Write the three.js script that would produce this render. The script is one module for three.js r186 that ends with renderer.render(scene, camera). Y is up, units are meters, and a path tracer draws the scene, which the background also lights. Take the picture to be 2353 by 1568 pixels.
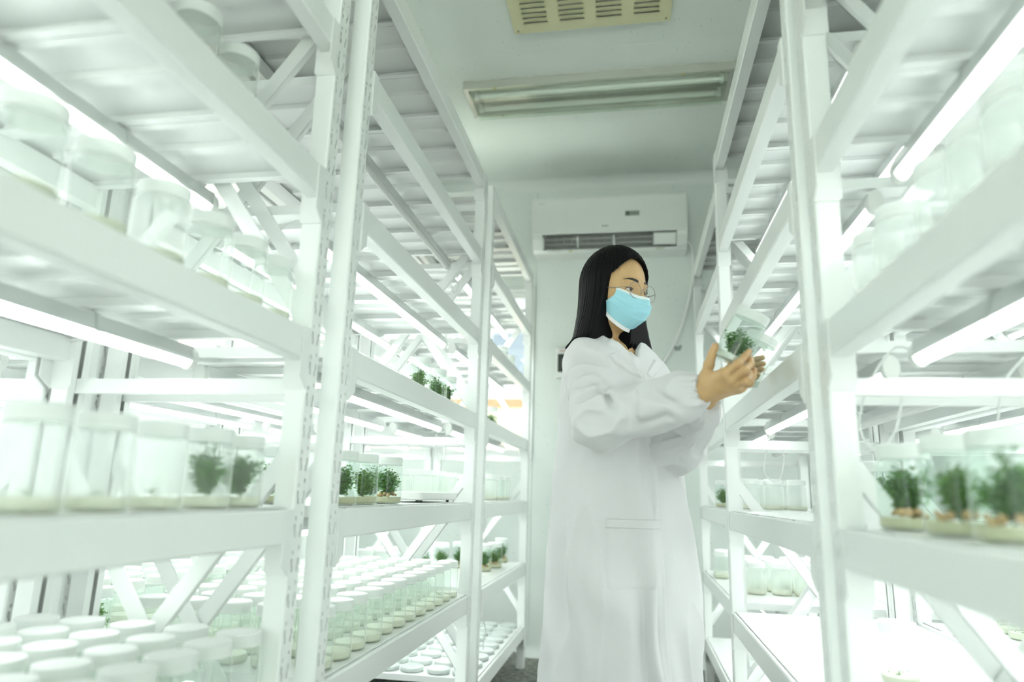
import * as THREE from 'three';
import { mergeGeometries, mergeVertices, toCreasedNormals } from 'three/addons/utils/BufferGeometryUtils.js';
import { SimplexNoise } from 'three/addons/math/SimplexNoise.js';
import { RectAreaLightUniformsLib } from 'three/addons/lights/RectAreaLightUniformsLib.js';

// ---------------------------------------------------------------- camera, sky, exposure
RectAreaLightUniformsLib.init();
const scene = new THREE.Scene();
const renderer = new THREE.WebGLRenderer({ antialias: true });
renderer.shadowMap.enabled = true;
renderer.toneMapping = THREE.LinearToneMapping;
renderer.toneMappingExposure = 1.1;
scene.background = new THREE.Color().setRGB(2.2, 2.45, 2.4);          // daylight sky outside the windows and the doorway
const sun = new THREE.DirectionalLight(new THREE.Color().setRGB(0.94, 1.0, 0.925), 55);   // stands beside the building: it lights the paving outside, none of it enters
sun.position.set(9, 13, 0); sun.target.position.set(0, 0, 0); sun.shadow.camera.left = sun.shadow.camera.bottom = -16; sun.shadow.camera.right = sun.shadow.camera.top = 16; sun.shadow.camera.far = 40; sun.shadow.mapSize.set(2048, 2048); scene.add(sun, sun.target);

const camera = new THREE.PerspectiveCamera(53.1, 2353 / 1568, 0.05, 60);   // 24 mm lens
camera.filmGauge = 36;
camera.position.set(0, 0.9, 0);
camera.quaternion.setFromRotationMatrix(new THREE.Matrix4().makeBasis(
  new THREE.Vector3(0.98495203, 0.02815317, -0.17051949),
  new THREE.Vector3(0.01006148, 0.97562905, 0.21919561),
  new THREE.Vector3(0.17253482, -0.21761284, 0.96066456)));
camera.focus = 1.95;
camera.userData.fStop = 1.7;

const LED_COLOR = new THREE.Color().setRGB(0.93, 1.0, 0.965);
const LED_POWER = 8.8;          // radiance of each tube
const LED_GLOW = 4;

// ---------------------------------------------------------------- helpers
const V = (x, y, z) => new THREE.Vector3(x, y, z);
function rng(seed) { let s = seed >>> 0; return () => { s = (s + 0x6D2B79F5) | 0; let t = Math.imul(s ^ (s >>> 15), 1 | s); t = (t + Math.imul(t ^ (t >>> 7), 61 | t)) ^ t; return ((t ^ (t >>> 14)) >>> 0) / 4294967296; }; }
const rnd = rng(7);
const noise = new SimplexNoise({ random: rng(21) });
const names = new Map();
function numbered(name) { const n = names.get(name) ?? 0; names.set(name, n + 1); return n ? name + '_' + String(n).padStart(3, '0') : name; }
function mat(r, g, b, roughness = 0.5, more = {}) { return new THREE.MeshPhysicalMaterial({ color: new THREE.Color().setRGB(r, g, b), roughness, side: THREE.DoubleSide, ...more }); }
function mesh(name, geometry, material, parent) { const m = new THREE.Mesh(geometry, material); m.name = name; if (parent) parent.add(m); return m; }
function tag(o, label, category, group, kind) { o.userData.label = label; o.userData.category = category; if (group) o.userData.group = group; if (kind) o.userData.kind = kind; return o; }
function thing(name, label, category, group) { const g = new THREE.Group(); g.name = numbered(name); scene.add(g); return tag(g, label, category, group); }
function dup(o, label, group) { const c = o.clone(); c.name = numbered(o.name.replace(/_\d{3}$/, '')); c.userData = { ...o.userData }; if (label) c.userData.label = label; if (group) c.userData.group = group; scene.add(c); return c; }
function struct(name, geometry, material, parent) { const m = mesh(name, geometry, material, parent ?? scene); if (!parent) m.userData.kind = 'structure'; return m; }
function box(x0, x1, y0, y1, z0, z1) { const g = new THREE.BoxGeometry(Math.abs(x1 - x0), Math.abs(y1 - y0), Math.abs(z1 - z0)); g.translate((x0 + x1) / 2, (y0 + y1) / 2, (z0 + z1) / 2); return g; }
function merge(list) { return mergeGeometries(list.map((g) => { const n = g.index ? g.toNonIndexed() : g; for (const k of Object.keys(n.attributes)) if (!['position', 'normal', 'uv'].includes(k)) n.deleteAttribute(k); if (!n.attributes.uv) n.setAttribute('uv', new THREE.BufferAttribute(new Float32Array(n.attributes.position.count * 2), 2)); return n; })); }
// box with chamfered edges
function rbox(x0, x1, y0, y1, z0, z1, r = 0.002) {
  const w = Math.abs(x1 - x0), h = Math.abs(y1 - y0), d = Math.abs(z1 - z0), c = Math.min(r, w / 2.01, h / 2.01, d / 2.01);
  const s = new THREE.Shape(); const a = w / 2 - c, b = h / 2 - c;
  s.moveTo(-a, -b); s.lineTo(a, -b); s.lineTo(a, b); s.lineTo(-a, b); s.closePath();
  const g = new THREE.ExtrudeGeometry(s, { depth: d - 2 * c, bevelEnabled: true, bevelThickness: c, bevelSize: c, bevelSegments: 2 });
  g.translate((x0 + x1) / 2, (y0 + y1) / 2, (z0 + z1) / 2 - d / 2 + c); return g;
}
// polygon [ [a,b], ... ] in a plane, extruded along an axis
function prism(points, axis, from, to) {
  const s = new THREE.Shape(points.map((p) => new THREE.Vector2(p[0], p[1])));
  const g = new THREE.ExtrudeGeometry(s, { depth: to - from, bevelEnabled: false, curveSegments: 1 });
  if (axis === 'z') g.translate(0, 0, from);                             // points are x, y
  else if (axis === 'x') { g.rotateY(Math.PI / 2); g.translate(from, 0, 0); }   // points are -z, y
  else { g.rotateX(-Math.PI / 2); g.translate(0, from, 0); }             // points are x, -z
  return g;
}
function lathe(points, seg = 24) { return new THREE.LatheGeometry(points.map((p) => new THREE.Vector2(p[0], p[1])), seg); }
function tube(points, r, seg = 24, sides = 6) { return new THREE.TubeGeometry(new THREE.CatmullRomCurve3(points.map((p) => (p.isVector3 ? p : V(...p)))), seg, r, sides); }
function canvas(w, h, draw) { const c = document.createElement('canvas'); c.width = w; c.height = h; draw(c.getContext('2d'), w, h); const t = new THREE.CanvasTexture(c); t.colorSpace = THREE.SRGBColorSpace; return t; }
function noiseTexture(size, fn) {
  const d = new Uint8Array(size * size * 4);
  for (let j = 0; j < size; j++) for (let i = 0; i < size; i++) { const c = fn(i / size, j / size, i, j); for (let k = 0; k < 3; k++) d[(j * size + i) * 4 + k] = Math.max(0, Math.min(255, c[k])); d[(j * size + i) * 4 + 3] = 255; }
  const t = new THREE.DataTexture(d, size, size); t.wrapS = t.wrapT = THREE.RepeatWrapping; t.magFilter = THREE.LinearFilter; t.colorSpace = THREE.SRGBColorSpace; t.needsUpdate = true; return t;
}
// uv in metres from world position, along the two axes a face lies in
function metricUV(g, scale = 1) {
  const n = g.index ? g.toNonIndexed() : g, p = n.attributes.position, q = n.attributes.normal, uv = new Float32Array(p.count * 2);
  for (let i = 0; i < p.count; i++) {
    const ax = Math.abs(q.getX(i)), ay = Math.abs(q.getY(i)), az = Math.abs(q.getZ(i));
    const [u, v] = ay >= ax && ay >= az ? [p.getX(i), p.getZ(i)] : ax >= az ? [p.getZ(i), p.getY(i)] : [p.getX(i), p.getY(i)];
    uv[i * 2] = u * scale; uv[i * 2 + 1] = v * scale;
  }
  n.setAttribute('uv', new THREE.BufferAttribute(uv, 2)); return n;
}

// ---------------------------------------------------------------- materials
const speck = noiseTexture(512, (u, v, i, j) => { const n = noise.noise(u * 30, v * 30) * 0.5 + noise.noise(u * 90, v * 90) * 0.3 + noise.noise(i * 0.9, j * 0.9) * 0.35; const k = 150 + n * 55; const dark = noise.noise(u * 12 + 9, v * 12) + 0.4 * noise.noise(i * 0.35, j * 0.35) > 0.75 ? 0.45 : 1; return [k * dark, k * dark, k * dark * 0.96]; });
const panelMap = noiseTexture(512, (u, v, i, j) => { const n = noise.noise(u * 5 + 3, v * 5) * 2 + noise.noise(i * 0.7, j * 0.7) * 1.5; const r = noise.noise(i * 0.11 + 40, j * 0.11) + noise.noise(i * 0.5, j * 0.5 + 70); const s = r > 1.66 ? 0.7 : 1; return [(250 + n) * s, (251 + n) * s, (250 + n) * s]; });
const M = {
  rack: mat(0.86, 0.885, 0.868, 0.32, { clearcoat: 0.15, clearcoatRoughness: 0.2 }),
  deck: mat(0.86, 0.885, 0.872, 0.22),
  bracket: mat(0.83, 0.85, 0.835, 0.4),
  wall: mat(0.80, 0.845, 0.815, 0.42, { map: panelMap }),
  ceiling: mat(0.83, 0.88, 0.845, 0.45, { map: panelMap }),
  cove: mat(0.76, 0.80, 0.775, 0.45),
  floor: mat(0.80, 0.82, 0.79, 0.75, { map: speck }),
  alu: mat(0.70, 0.72, 0.71, 0.3, { metalness: 0.75 }),
  steel: mat(0.60, 0.60, 0.55, 0.25, { metalness: 0.6 }),
  frameWhite: mat(0.76, 0.78, 0.77, 0.4),
  pane: new THREE.MeshPhysicalMaterial({ color: 0xffffff, transmission: 1, roughness: 0.02, ior: 1.5, side: THREE.DoubleSide }),
  plastic: mat(0.80, 0.82, 0.79, 0.35),
  acPlastic: mat(0.77, 0.79, 0.765, 0.35),
  dark: mat(0.02, 0.025, 0.022, 0.5),
  darkgrey: mat(0.10, 0.11, 0.10, 0.5),
  beige: mat(0.72, 0.70, 0.46, 0.5),
  cord: mat(0.78, 0.80, 0.78, 0.45),
  clip: mat(0.28, 0.25, 0.19, 0.35, { metalness: 0.8 }),
  led: mat(0.9, 0.92, 0.91, 0.4, { emissive: LED_COLOR, emissiveIntensity: LED_GLOW }),
  ledOff: mat(0.82, 0.84, 0.82, 0.25, { transmission: 0.35 }),
  ledChip: mat(0.75, 0.70, 0.30, 0.5),
};

// ---------------------------------------------------------------- the room
const WALL_Z = -4.15, LEFT_X = -1.80, RIGHT_X = 1.56, FRONT_Z = 3.4, CEIL = 2.92;
struct('floor', metricUV(box(LEFT_X - 0.1, RIGHT_X + 0.1, -0.1, 0, WALL_Z - 0.1, FRONT_Z + 0.1), 0.8), M.floor);
{ // ceiling of insulated panels laid across the room
  const root = new THREE.Group(); root.name = 'ceiling'; root.userData.kind = 'structure'; scene.add(root);
  const cuts = [WALL_Z - 0.1, -2.80, -1.65, -0.5, 0.6, FRONT_Z + 0.1];
  for (let i = 0; i < 5; i++) mesh('panel', metricUV(rbox(LEFT_X - 0.1, RIGHT_X + 0.1, CEIL, CEIL + 0.08, cuts[i], cuts[i + 1], 0.0016), 0.5), M.ceiling, root);
  mesh('backing', box(LEFT_X - 0.1, RIGHT_X + 0.1, CEIL + 0.07, CEIL + 0.1, WALL_Z - 0.1, FRONT_Z + 0.1), M.ceiling, root);
}
const WX0 = -1.74, WX1 = -0.60, WY0 = 1.10, WY1 = 2.20;       // opening in the rear wall
{
  const root = new THREE.Group(); root.name = 'wall_rear'; root.userData.kind = 'structure'; scene.add(root);
  const z0 = WALL_Z - 0.1, z1 = WALL_Z;
  mesh('panel', metricUV(rbox(-0.5995, 0.55, 0, CEIL, z0, z1, 0.002), 0.5), M.wall, root);
  mesh('panel', metricUV(rbox(0.55, RIGHT_X + 0.1, 0, CEIL, z0, z1, 0.002), 0.5), M.wall, root);
  mesh('panel', metricUV(merge([rbox(LEFT_X - 0.1, -0.6005, 0, WY0, z0, z1, 0.002), rbox(LEFT_X - 0.1, -0.6005, WY1, CEIL, z0, z1, 0.002), box(LEFT_X - 0.1, WX0, WY0, WY1, z0, z1)]), 0.5), M.wall, root);
  mesh('backing', merge([box(-0.61, 0.56, 0, CEIL, z0 - 0.01, z0 + 0.02)]), M.wall, root);
}
const LZ0 = -3.95, LZ1 = -0.9;                                  // window band in the side wall
struct('wall_left', metricUV(merge([box(LEFT_X - 0.1, LEFT_X, 0, WY0, WALL_Z - 0.1, FRONT_Z + 0.1), box(LEFT_X - 0.1, LEFT_X, WY1, CEIL, WALL_Z - 0.1, FRONT_Z + 0.1), box(LEFT_X - 0.1, LEFT_X, WY0, WY1, WALL_Z - 0.1, LZ0), box(LEFT_X - 0.1, LEFT_X, WY0, WY1, LZ1, FRONT_Z + 0.1)]), 0.5), M.wall);
struct('wall_right', metricUV(box(RIGHT_X, RIGHT_X + 0.1, 0, CEIL, WALL_Z - 0.1, FRONT_Z + 0.1), 0.5), M.wall);
// wide doorway behind the camera, open to the daylight
struct('wall_front', metricUV(merge([box(LEFT_X, -1.6, 0, CEIL, FRONT_Z, FRONT_Z + 0.1), box(1.38, RIGHT_X, 0, CEIL, FRONT_Z, FRONT_Z + 0.1), box(-1.6, 1.38, 2.75, CEIL, FRONT_Z, FRONT_Z + 0.1)]), 0.5), M.wall);
struct('door_1', merge([rbox(-1.6, -1.54, 0, 2.75, FRONT_Z - 0.02, FRONT_Z + 0.12), rbox(1.32, 1.38, 0, 2.75, FRONT_Z - 0.02, FRONT_Z + 0.12), rbox(-1.54, 1.32, 2.69, 2.75, FRONT_Z - 0.02, FRONT_Z + 0.12)]), M.alu);
function coveProfile(r, n = 8) { const p = [[0, 0], [0, r]]; for (let i = 1; i < n; i++) { const a = (i / n) * Math.PI / 2; p.push([r - r * Math.cos(a), r - r * Math.sin(a)]); } p.push([r, 0]); return p; }
{ // rounded cove strips along the rear wall: points are (distance from wall, height)
  const top = prism(coveProfile(0.07).map(([a, b]) => [-a, CEIL - b]).reverse(), 'x', LEFT_X, RIGHT_X); top.translate(0, 0, WALL_Z);
  const bot = prism(coveProfile(0.06).map(([a, b]) => [-a, b]), 'x', LEFT_X, RIGHT_X); bot.translate(0, 0, WALL_Z);
  struct('trim_1', top, M.cove); struct('baseboard_rear', bot, M.cove);
}
function windowUnit(name, w, h, sashes) {   // in its own plane: x along, y up, z to the inside
  const root = new THREE.Group(); root.name = name; root.userData.kind = 'structure'; scene.add(root);
  const f = 0.032, d0 = -0.09, d1 = 0.012;
  mesh('window_frame', merge([rbox(0, w, 0, f, d0, d1), rbox(0, w, h - f, h, d0, d1), rbox(0, f, f, h - f, d0, d1), rbox(w - f, w, f, h - f, d0, d1)]), M.alu, root);
  for (let i = 0; i < sashes; i++) {
    const a = f + ((w - 2 * f) / sashes) * i, b = f + ((w - 2 * f) / sashes) * (i + 1), z = i % 2 ? -0.03 : -0.055, s = 0.028;
    const sash = mesh('sash', merge([rbox(a, b, f, f + s, z, z + 0.024), rbox(a, b, h - f - s, h - f, z, z + 0.024), rbox(a, a + s, f + s, h - f - s, z, z + 0.024), rbox(b - s, b, f + s, h - f - s, z, z + 0.024), rbox(a, b, h * 0.84, h * 0.84 + s, z, z + 0.024)]), M.frameWhite, root);
    mesh('pane', box(a + s, b - s, f + s, h - f - s, z + 0.010, z + 0.0102), M.pane, sash);
  }
  return root;
}
{ const w = windowUnit('window_1', WX1 - WX0, WY1 - WY0, 2); w.position.set(WX0, WY0, WALL_Z); }
{ const w = windowUnit('window_2', LZ1 - LZ0, WY1 - WY0, 4); w.position.set(LEFT_X, WY0, LZ1); w.rotation.y = Math.PI / 2; }

// buildings outside
{
  const pink = mat(0.20, 0.155, 0.14, 0.85), tan = mat(0.42, 0.37, 0.31, 0.85), rust = mat(0.26, 0.15, 0.08, 0.8), blue = mat(0.14, 0.17, 0.21, 0.3), pale = mat(0.36, 0.39, 0.42, 0.7);
  const b = thing('low_building', 'low tan concrete building with a rusty ledge outside the rear window', 'building');
  b.position.set(-2.2, 0, -6.6);
  mesh('wall', box(-2.5, 2.2, -0.4, 1.72, -0.4, 0), tan, b); mesh('ledge', box(-2.55, 2.25, 1.72, 1.80, -0.45, 0.08), rust, b);
  mesh('window', box(-0.9, 0.1, 0.55, 1.25, 0, 0.02), blue, b);
  const t = thing('tower_block', 'pale tower block rising beyond the low tan building', 'building');
  t.position.set(-1.6, 0, -11);
  mesh('wall', box(-1.0, 0.9, -0.5, 9, -0.6, 0), pale, t);
  for (let k = 0; k < 5; k++) for (let i = 0; i < 2; i++) mesh('window', box(-0.7 + i * 0.85, -0.15 + i * 0.85, 1.3 + k * 1.4, 2.1 + k * 1.4, 0, 0.03), blue, t);
  const p = thing('pink_building', 'pinkish rendered building with narrow window strips outside the side windows', 'building');
  p.position.set(-5.2, 0, -3.2);
  mesh('wall', box(-0.5, 0, -0.5, 2.9, -5, 3), pink, p);
  for (let k = 0; k < 7; k++) { const w = mesh('window', box(-0.02, 0.03, 0.9, 2.3, -4.6 + k * 1.05, -4.2 + k * 1.05), blue, p); mesh('window_frame', merge([box(0, 0.05, 0.85, 2.35, -4.66 + k * 1.05, -4.6 + k * 1.05), box(0, 0.05, 0.85, 2.35, -4.2 + k * 1.05, -4.14 + k * 1.05)]), M.frameWhite, w); }
  struct('ground_outside', box(-9, 6, -0.62, -0.5, -16, 12), mat(0.62, 0.63, 0.60, 0.9)).userData.kind = 'structure';
}

// ---------------------------------------------------------------- boltless racks
const LEVELS = [0.15, 0.475, 0.80, 1.135, 1.467, 1.798, 2.128], BEAM = 0.06, DECK = 0.063, DEPTH = 0.55, POST_W = 0.047, POST_D = 0.04, POST_H = 2.19;
const cache = new Map();
function cached(key, make) { if (!cache.has(key)) cache.set(key, make()); return cache.get(key); }
// upright: folded channel, slotted face looking along +x, open at the back
function uprightGeometry() {
  return cached('upright', () => {
    const s = new THREE.Shape([new THREE.Vector2(-POST_W / 2 + 0.003, 0), new THREE.Vector2(POST_W / 2 - 0.003, 0), new THREE.Vector2(POST_W / 2 - 0.003, POST_H), new THREE.Vector2(-POST_W / 2 + 0.003, POST_H)]);
    for (let k = 0; k < 36; k++) for (const c of [-1, 1]) {
      const x = c * 0.0108, y = 0.03 + k * 0.06, w = 0.0026, j = c * 0.0016;
      s.holes.push(new THREE.Path([[x - w - j, y], [x + w - j, y], [x + w - j, y + 0.010], [x + w + j, y + 0.013], [x + w + j, y + 0.024], [x - w + j, y + 0.024], [x - w + j, y + 0.013], [x - w - j, y + 0.010]].map((p) => new THREE.Vector2(...p))));
      const yy = y + 0.038 + c * 0.004;
      s.holes.push(new THREE.Path([0, 1, 2, 3, 4, 5].map((i) => new THREE.Vector2(x + 0.0029 * Math.cos(i * Math.PI / 3 + 0.5), yy + 0.0048 * Math.sin(i * Math.PI / 3 + 0.5)))));
    }
    const face = new THREE.ExtrudeGeometry(s, { depth: 0.0016, bevelEnabled: false });
    face.rotateY(Math.PI / 2); face.translate(-0.0016, 0, 0);
    const t = 0.0016, W = POST_W / 2, c = 0.003;
    const side = (q) => prism([[0 - t, q * (W - c)], [0, q * (W - c)], [-c, q * W], [-POST_D, q * W], [-POST_D, q * (W - 0.0175)], [-POST_D + t, q * (W - 0.0175)], [-POST_D + t, q * (W - t)], [-c - t * 0.5, q * (W - t)], [-t, q * (W - c - 0.001)]].map(([a, b]) => [a, -b]), 'y', 0, POST_H);
    return merge([face, side(1), side(-1), box(-POST_D, 0.001, 0, 0.004, -W - 0.001, W + 0.001)]);
  });
}
function beamGeometry(len) {
  return cached('beam' + len.toFixed(3), () => { const c = 0.003; return prism([[-0.034, 0], [-c, 0], [0, c], [0, BEAM - c], [-c, BEAM], [-0.010, BEAM], [-0.012, BEAM - 0.012], [-0.034, BEAM - 0.012]], 'z', -len / 2, len / 2); });
}
function plateGeometry(q) {      // angle plate hooked round a post; q is the side of the beam it closes
  return cached('plate' + q, () => {
    const t = 0.0022, h0 = -0.055, h1 = BEAM;
    const a = prism([[-0.046, h0 + 0.006], [-0.040, h0], [0.0005, h0], [0.0005, h1], [-0.046, h1]], 'z', -t / 2, t / 2);        // against the post's side
    const b = prism([[0, h0], [0, h1], [-0.030, h1], [-0.030, h0 + 0.022]].map(([z, y]) => [-z * q, y]), 'x', 0, t);             // on the slotted face
    const bolt = new THREE.CylinderGeometry(0.0042, 0.0042, 0.004, 8); bolt.rotateX(Math.PI / 2); bolt.translate(-0.034, -0.040, -q * -0.002);
    return merge([a, b, bolt]);
  });
}
function panelGeometry(w) {      // folded shelf panel with down-turned edges and return lips, running across the rack
  return cached('panel' + w.toFixed(4), () => {
    const t = 0.0016, h = w / 2 - 0.0008, f = 0.022, l = 0.016;
    const cross = [[-h, 0], [h, 0], [h, -f], [h - l, -f], [h - l, -f + t], [h - t, -f + t], [h - t, -t], [-h + t, -t], [-h + t, -f + t], [-h + l, -f + t], [-h + l, -f], [-h, -f]];
    const g = prism(cross, 'x', -DEPTH + 0.036, -0.036);
    const sheet = merge([box(-0.036, -0.012, -t, 0, -h, h), box(-DEPTH + 0.012, -DEPTH + 0.036, -t, 0, -h, h)]);
    const rib = prism([[-0.016, -t], [-0.012, -0.013], [0.012, -0.013], [0.016, -t]], 'x', -DEPTH + 0.04, -0.04);
    return merge([g, sheet, rib]);
  });
}
function strap(a, b, w, t) {     // flat bar between two points lying in a plane across the aisle (x, y)
  const dx = b[0] - a[0], dy = b[1] - a[1], L = Math.hypot(dx, dy);
  const g = prism([[0, -w / 2], [L, -w / 2], [L, w / 2], [0, w / 2]], 'z', -t / 2, t / 2);
  const lip = prism([[0, w / 2 - t], [L, w / 2 - t], [L, w / 2], [0, w / 2]], 'z', -0.014, t / 2);
  const m = merge([g, lip]); m.rotateZ(Math.atan2(dy, dx)); m.translate(a[0], a[1], 0); return m;
}
const braces = { tie: strap([-0.02, 0], [-DEPTH + 0.02, 0], 0.03, 0.003), diagA: strap([-0.03, 0.34], [-DEPTH + 0.03, -0.34], 0.032, 0.003), diagB: strap([-0.03, -0.34], [-DEPTH + 0.03, 0.34], 0.032, 0.003) };
function makeRack(label, xf, side, z0, z1) {     // z0 nearer end, z1 further end (both positive distances)
  const L = z1 - z0, r = thing('storage_rack', label, 'rack', 'steel shelving racks along the aisle');
  r.position.set(xf, 0, -(z0 + z1) / 2); if (side > 0) r.rotation.y = Math.PI;
  const pz = L / 2 - POST_W / 2;
  for (const q of [-1, 1]) {
    const a = mesh('upright', uprightGeometry(), M.rack, r); a.position.set(0, 0, q * pz);
    const b = mesh('upright', uprightGeometry(), M.rack, r); b.position.set(-DEPTH, 0, q * pz); b.rotation.y = Math.PI;
  }
  const bl = L - 2 * POST_W - 0.002, n = 5, pw = (bl - 0.004) / n;
  for (const y of LEVELS) {
    for (const back of [0, 1]) {
      const bm = mesh('beam', beamGeometry(bl), M.rack, r); bm.position.set(back ? -DEPTH : 0, y, 0); if (back) bm.rotation.y = Math.PI;
      for (const q of [-1, 1]) mesh('end_plate', plateGeometry(q), M.bracket, bm).position.set(0.0004, 0, q * (bl / 2));
    }
    for (let i = 0; i < n; i++) mesh('shelf_panel', panelGeometry(pw), M.deck, r).position.set(0, y + DECK, -bl / 2 + 0.002 + pw * (i + 0.5));
  }
  for (const q of [-1, 1]) {
    const z = q * (pz - 0.004);
    for (const y of [0.06, 1.088, 2.05]) mesh('tie_bar', braces.tie, M.rack, r).position.set(0, y, z);
    for (const y of [0.62, 1.565]) { mesh('diagonal_brace', braces.diagA, M.rack, r).position.set(0, y, z - 0.003 * q); mesh('diagonal_brace', braces.diagB, M.rack, r).position.set(0, y, z + 0.004 * q); }
  }
  return r;
}
const XL = [-0.605, -0.589, -0.578], XR = [0.318, 0.319, 0.352];
const ZN = [-0.02, 1.232], ZM = [1.298, 2.60], ZF = [2.662, 3.888], ZMR = [1.298, 2.546];
// ---------------------------------------------------------------- LED tubes under the shelves
const TUBE_L = 1.17;
const tubeGeo = {
  housing: prism([[-0.0145, 0.006], [0.0145, 0.006], [0.0145, 0.012], [0.010, 0.034], [-0.010, 0.034], [-0.0145, 0.012]], 'z', -TUBE_L / 2, TUBE_L / 2),
  diffuser: prism([...Array(11)].map((_, i) => { const a = Math.PI + (i / 10) * Math.PI; return [0.0128 * Math.cos(a), 0.006 + 0.0145 * Math.sin(a)]; }), 'z', -TUBE_L / 2 + 0.012, TUBE_L / 2 - 0.012),
  cap: merge([prism([...Array(20)].map((_, i) => { const a = (i / 20) * Math.PI * 2; return [0.0152 * Math.cos(a), 0.012 + 0.0235 * Math.sin(a)]; }), 'z', -0.012, 0.006)]),
  clip: prism([[-0.0156, 0.004], [-0.0148, 0.004], [-0.0148, 0.012], [-0.0102, 0.0348], [0.0102, 0.0348], [0.0148, 0.012], [0.0148, 0.004], [0.0156, 0.004], [0.0156, 0.0124], [0.0108, 0.0360], [0.002, 0.0360], [0.002, 0.0425], [-0.002, 0.0425], [-0.002, 0.0360], [-0.0108, 0.0360], [-0.0156, 0.0124]], 'z', -0.004, 0.004),
  chips: merge([...Array(60)].map((_, i) => box(-0.003, 0.003, 0.003, 0.0055, -TUBE_L / 2 + 0.03 + i * 0.0188 - 0.003, -TUBE_L / 2 + 0.03 + i * 0.0188 + 0.003))),
};
function ledTube(x, y, z, len, on, label, group) {
  const t = thing('led_tube', label, 'light tube', group);
  t.position.set(x, y, z);
  const k = len / TUBE_L;
  const h = mesh('housing', tubeGeo.housing, M.alu, t); h.scale.z = k;
  const d = mesh('diffuser', tubeGeo.diffuser, on ? M.led : M.ledOff, t); d.scale.z = k;
  if (!on) { const c = mesh('led_chips', tubeGeo.chips, M.ledChip, t); c.scale.z = k; }
  for (const q of [-1, 1]) { const c = mesh('end_cap', tubeGeo.cap, M.plastic, t); c.position.z = q * (len / 2); if (q > 0) c.rotation.y = Math.PI; mesh('clip', tubeGeo.clip, M.alu, t).position.z = q * len * 0.28; }
  if (on) { const l = new THREE.RectAreaLight(LED_COLOR, LED_POWER, 0.024, len - 0.03); l.name = 'tube_light'; l.position.set(0, -0.0105, 0); l.rotation.x = -Math.PI / 2; t.add(l); }
  return t;
}
const LEVEL_WORDS = ['lowest', 'second-lowest', 'third-lowest', 'fourth', 'third-highest', 'second-highest', 'top'];
const RACK_WORDS = { LN: 'third window-side rack from the air conditioner', LM: 'second window-side rack from the air conditioner', LF: 'first window-side rack from the air conditioner', RN: 'third wall-side rack from the air conditioner', RM: 'second wall-side rack from the air conditioner', RF: 'first wall-side rack from the air conditioner', LN2: 'third back rack along the side windows', LM2: 'second back rack along the side windows', LF2: 'corner back rack along the side windows', RM2: 'second back rack along the blank wall', RF2: 'corner back rack along the blank wall' };
const RACKS = { LN: [XL[0], -1, ZN], LM: [XL[1], -1, ZM], LF: [XL[2], -1, ZF], RN: [XR[0], 1, ZN], RM: [XR[1], 1, ZMR], RF: [XR[2], 1, ZF], LN2: [-1.170, -1, ZN], LM2: [-1.154, -1, ZM], LF2: [-1.142, -1, ZF], RM2: [0.888, 1, ZMR], RF2: [0.914, 1, ZF] };
for (const [key, [xf, side, z]] of Object.entries(RACKS)) makeRack('white slotted steel ' + RACK_WORDS[key].replace(/^(\w+) /, 'shelving, ') .replace('shelving, ', 'shelving, the ' + RACK_WORDS[key].split(' ')[0] + ' '), xf, side, ...z);
const OFF = new Set(['LM5a', 'RM3b', 'RF3b']);
for (const [key, [xf, side, [z0, z1]]] of Object.entries(RACKS)) {
  const second = key.endsWith('2');
  for (let lv = 1; lv <= 5; lv++) {
    if ((second || key === 'LN' || key === 'RN') && lv === 5) continue;
    for (const [w, off] of key === 'LN' ? [['c', 0.272]] : [['a', 0.155], ['b', 0.39]]) {
      const len = Math.min(TUBE_L, z1 - z0 - 0.05), on = !OFF.has(key + (second ? '_' : '') + lv + w);
      ledTube(xf + side * off, LEVELS[lv], key.startsWith('LF') || key.startsWith('RF') ? -(z0 + z1) / 2 : -(z1 - 0.018 - len / 2), len, on,
        (on ? 'lit' : 'unlit') + ' tube, ' + ({ a: 'aisle half', b: 'rear half', c: 'middle' })[w] + ' of ' + LEVEL_WORDS[lv] + ' shelf, ' + RACK_WORDS[key], 'LED tubes under the rack shelves');
    }
  }
}

// ---------------------------------------------------------------- culture jars
M.glass = new THREE.MeshPhysicalMaterial({ color: new THREE.Color().setRGB(0.95, 0.974, 0.960), transmission: 1, roughness: 0.32, ior: 1.5, side: THREE.DoubleSide });
M.glassHeld = new THREE.MeshPhysicalMaterial({ color: new THREE.Color().setRGB(0.925, 0.97, 0.945), transmission: 1, roughness: 0.14, ior: 1.5, side: THREE.DoubleSide });
M.mist = new THREE.MeshPhysicalMaterial({ color: new THREE.Color().setRGB(0.952, 0.970, 0.960), transmission: 1, roughness: 0.54, ior: 1.4, side: THREE.DoubleSide });
M.lid = mat(0.90, 0.92, 0.905, 0.7, { transmission: 0.4 });
M.agar = mat(0.86, 0.87, 0.74, 0.5, { transmission: 0.3 });
M.agarDark = mat(0.66, 0.63, 0.44, 0.5, { transmission: 0.2 });
M.agarGrey = mat(0.70, 0.72, 0.66, 0.5, { transmission: 0.2 });
M.leaf = new THREE.MeshPhysicalMaterial({ color: 0xffffff, vertexColors: true, roughness: 0.6, transmission: 0.25, side: THREE.DoubleSide });
M.dish = new THREE.MeshPhysicalMaterial({ color: new THREE.Color().setRGB(0.90, 0.94, 0.93), transmission: 0.75, roughness: 0.3, ior: 1.4, side: THREE.DoubleSide });
const JAR_R = 0.038, JAR_H = 0.122;
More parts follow.
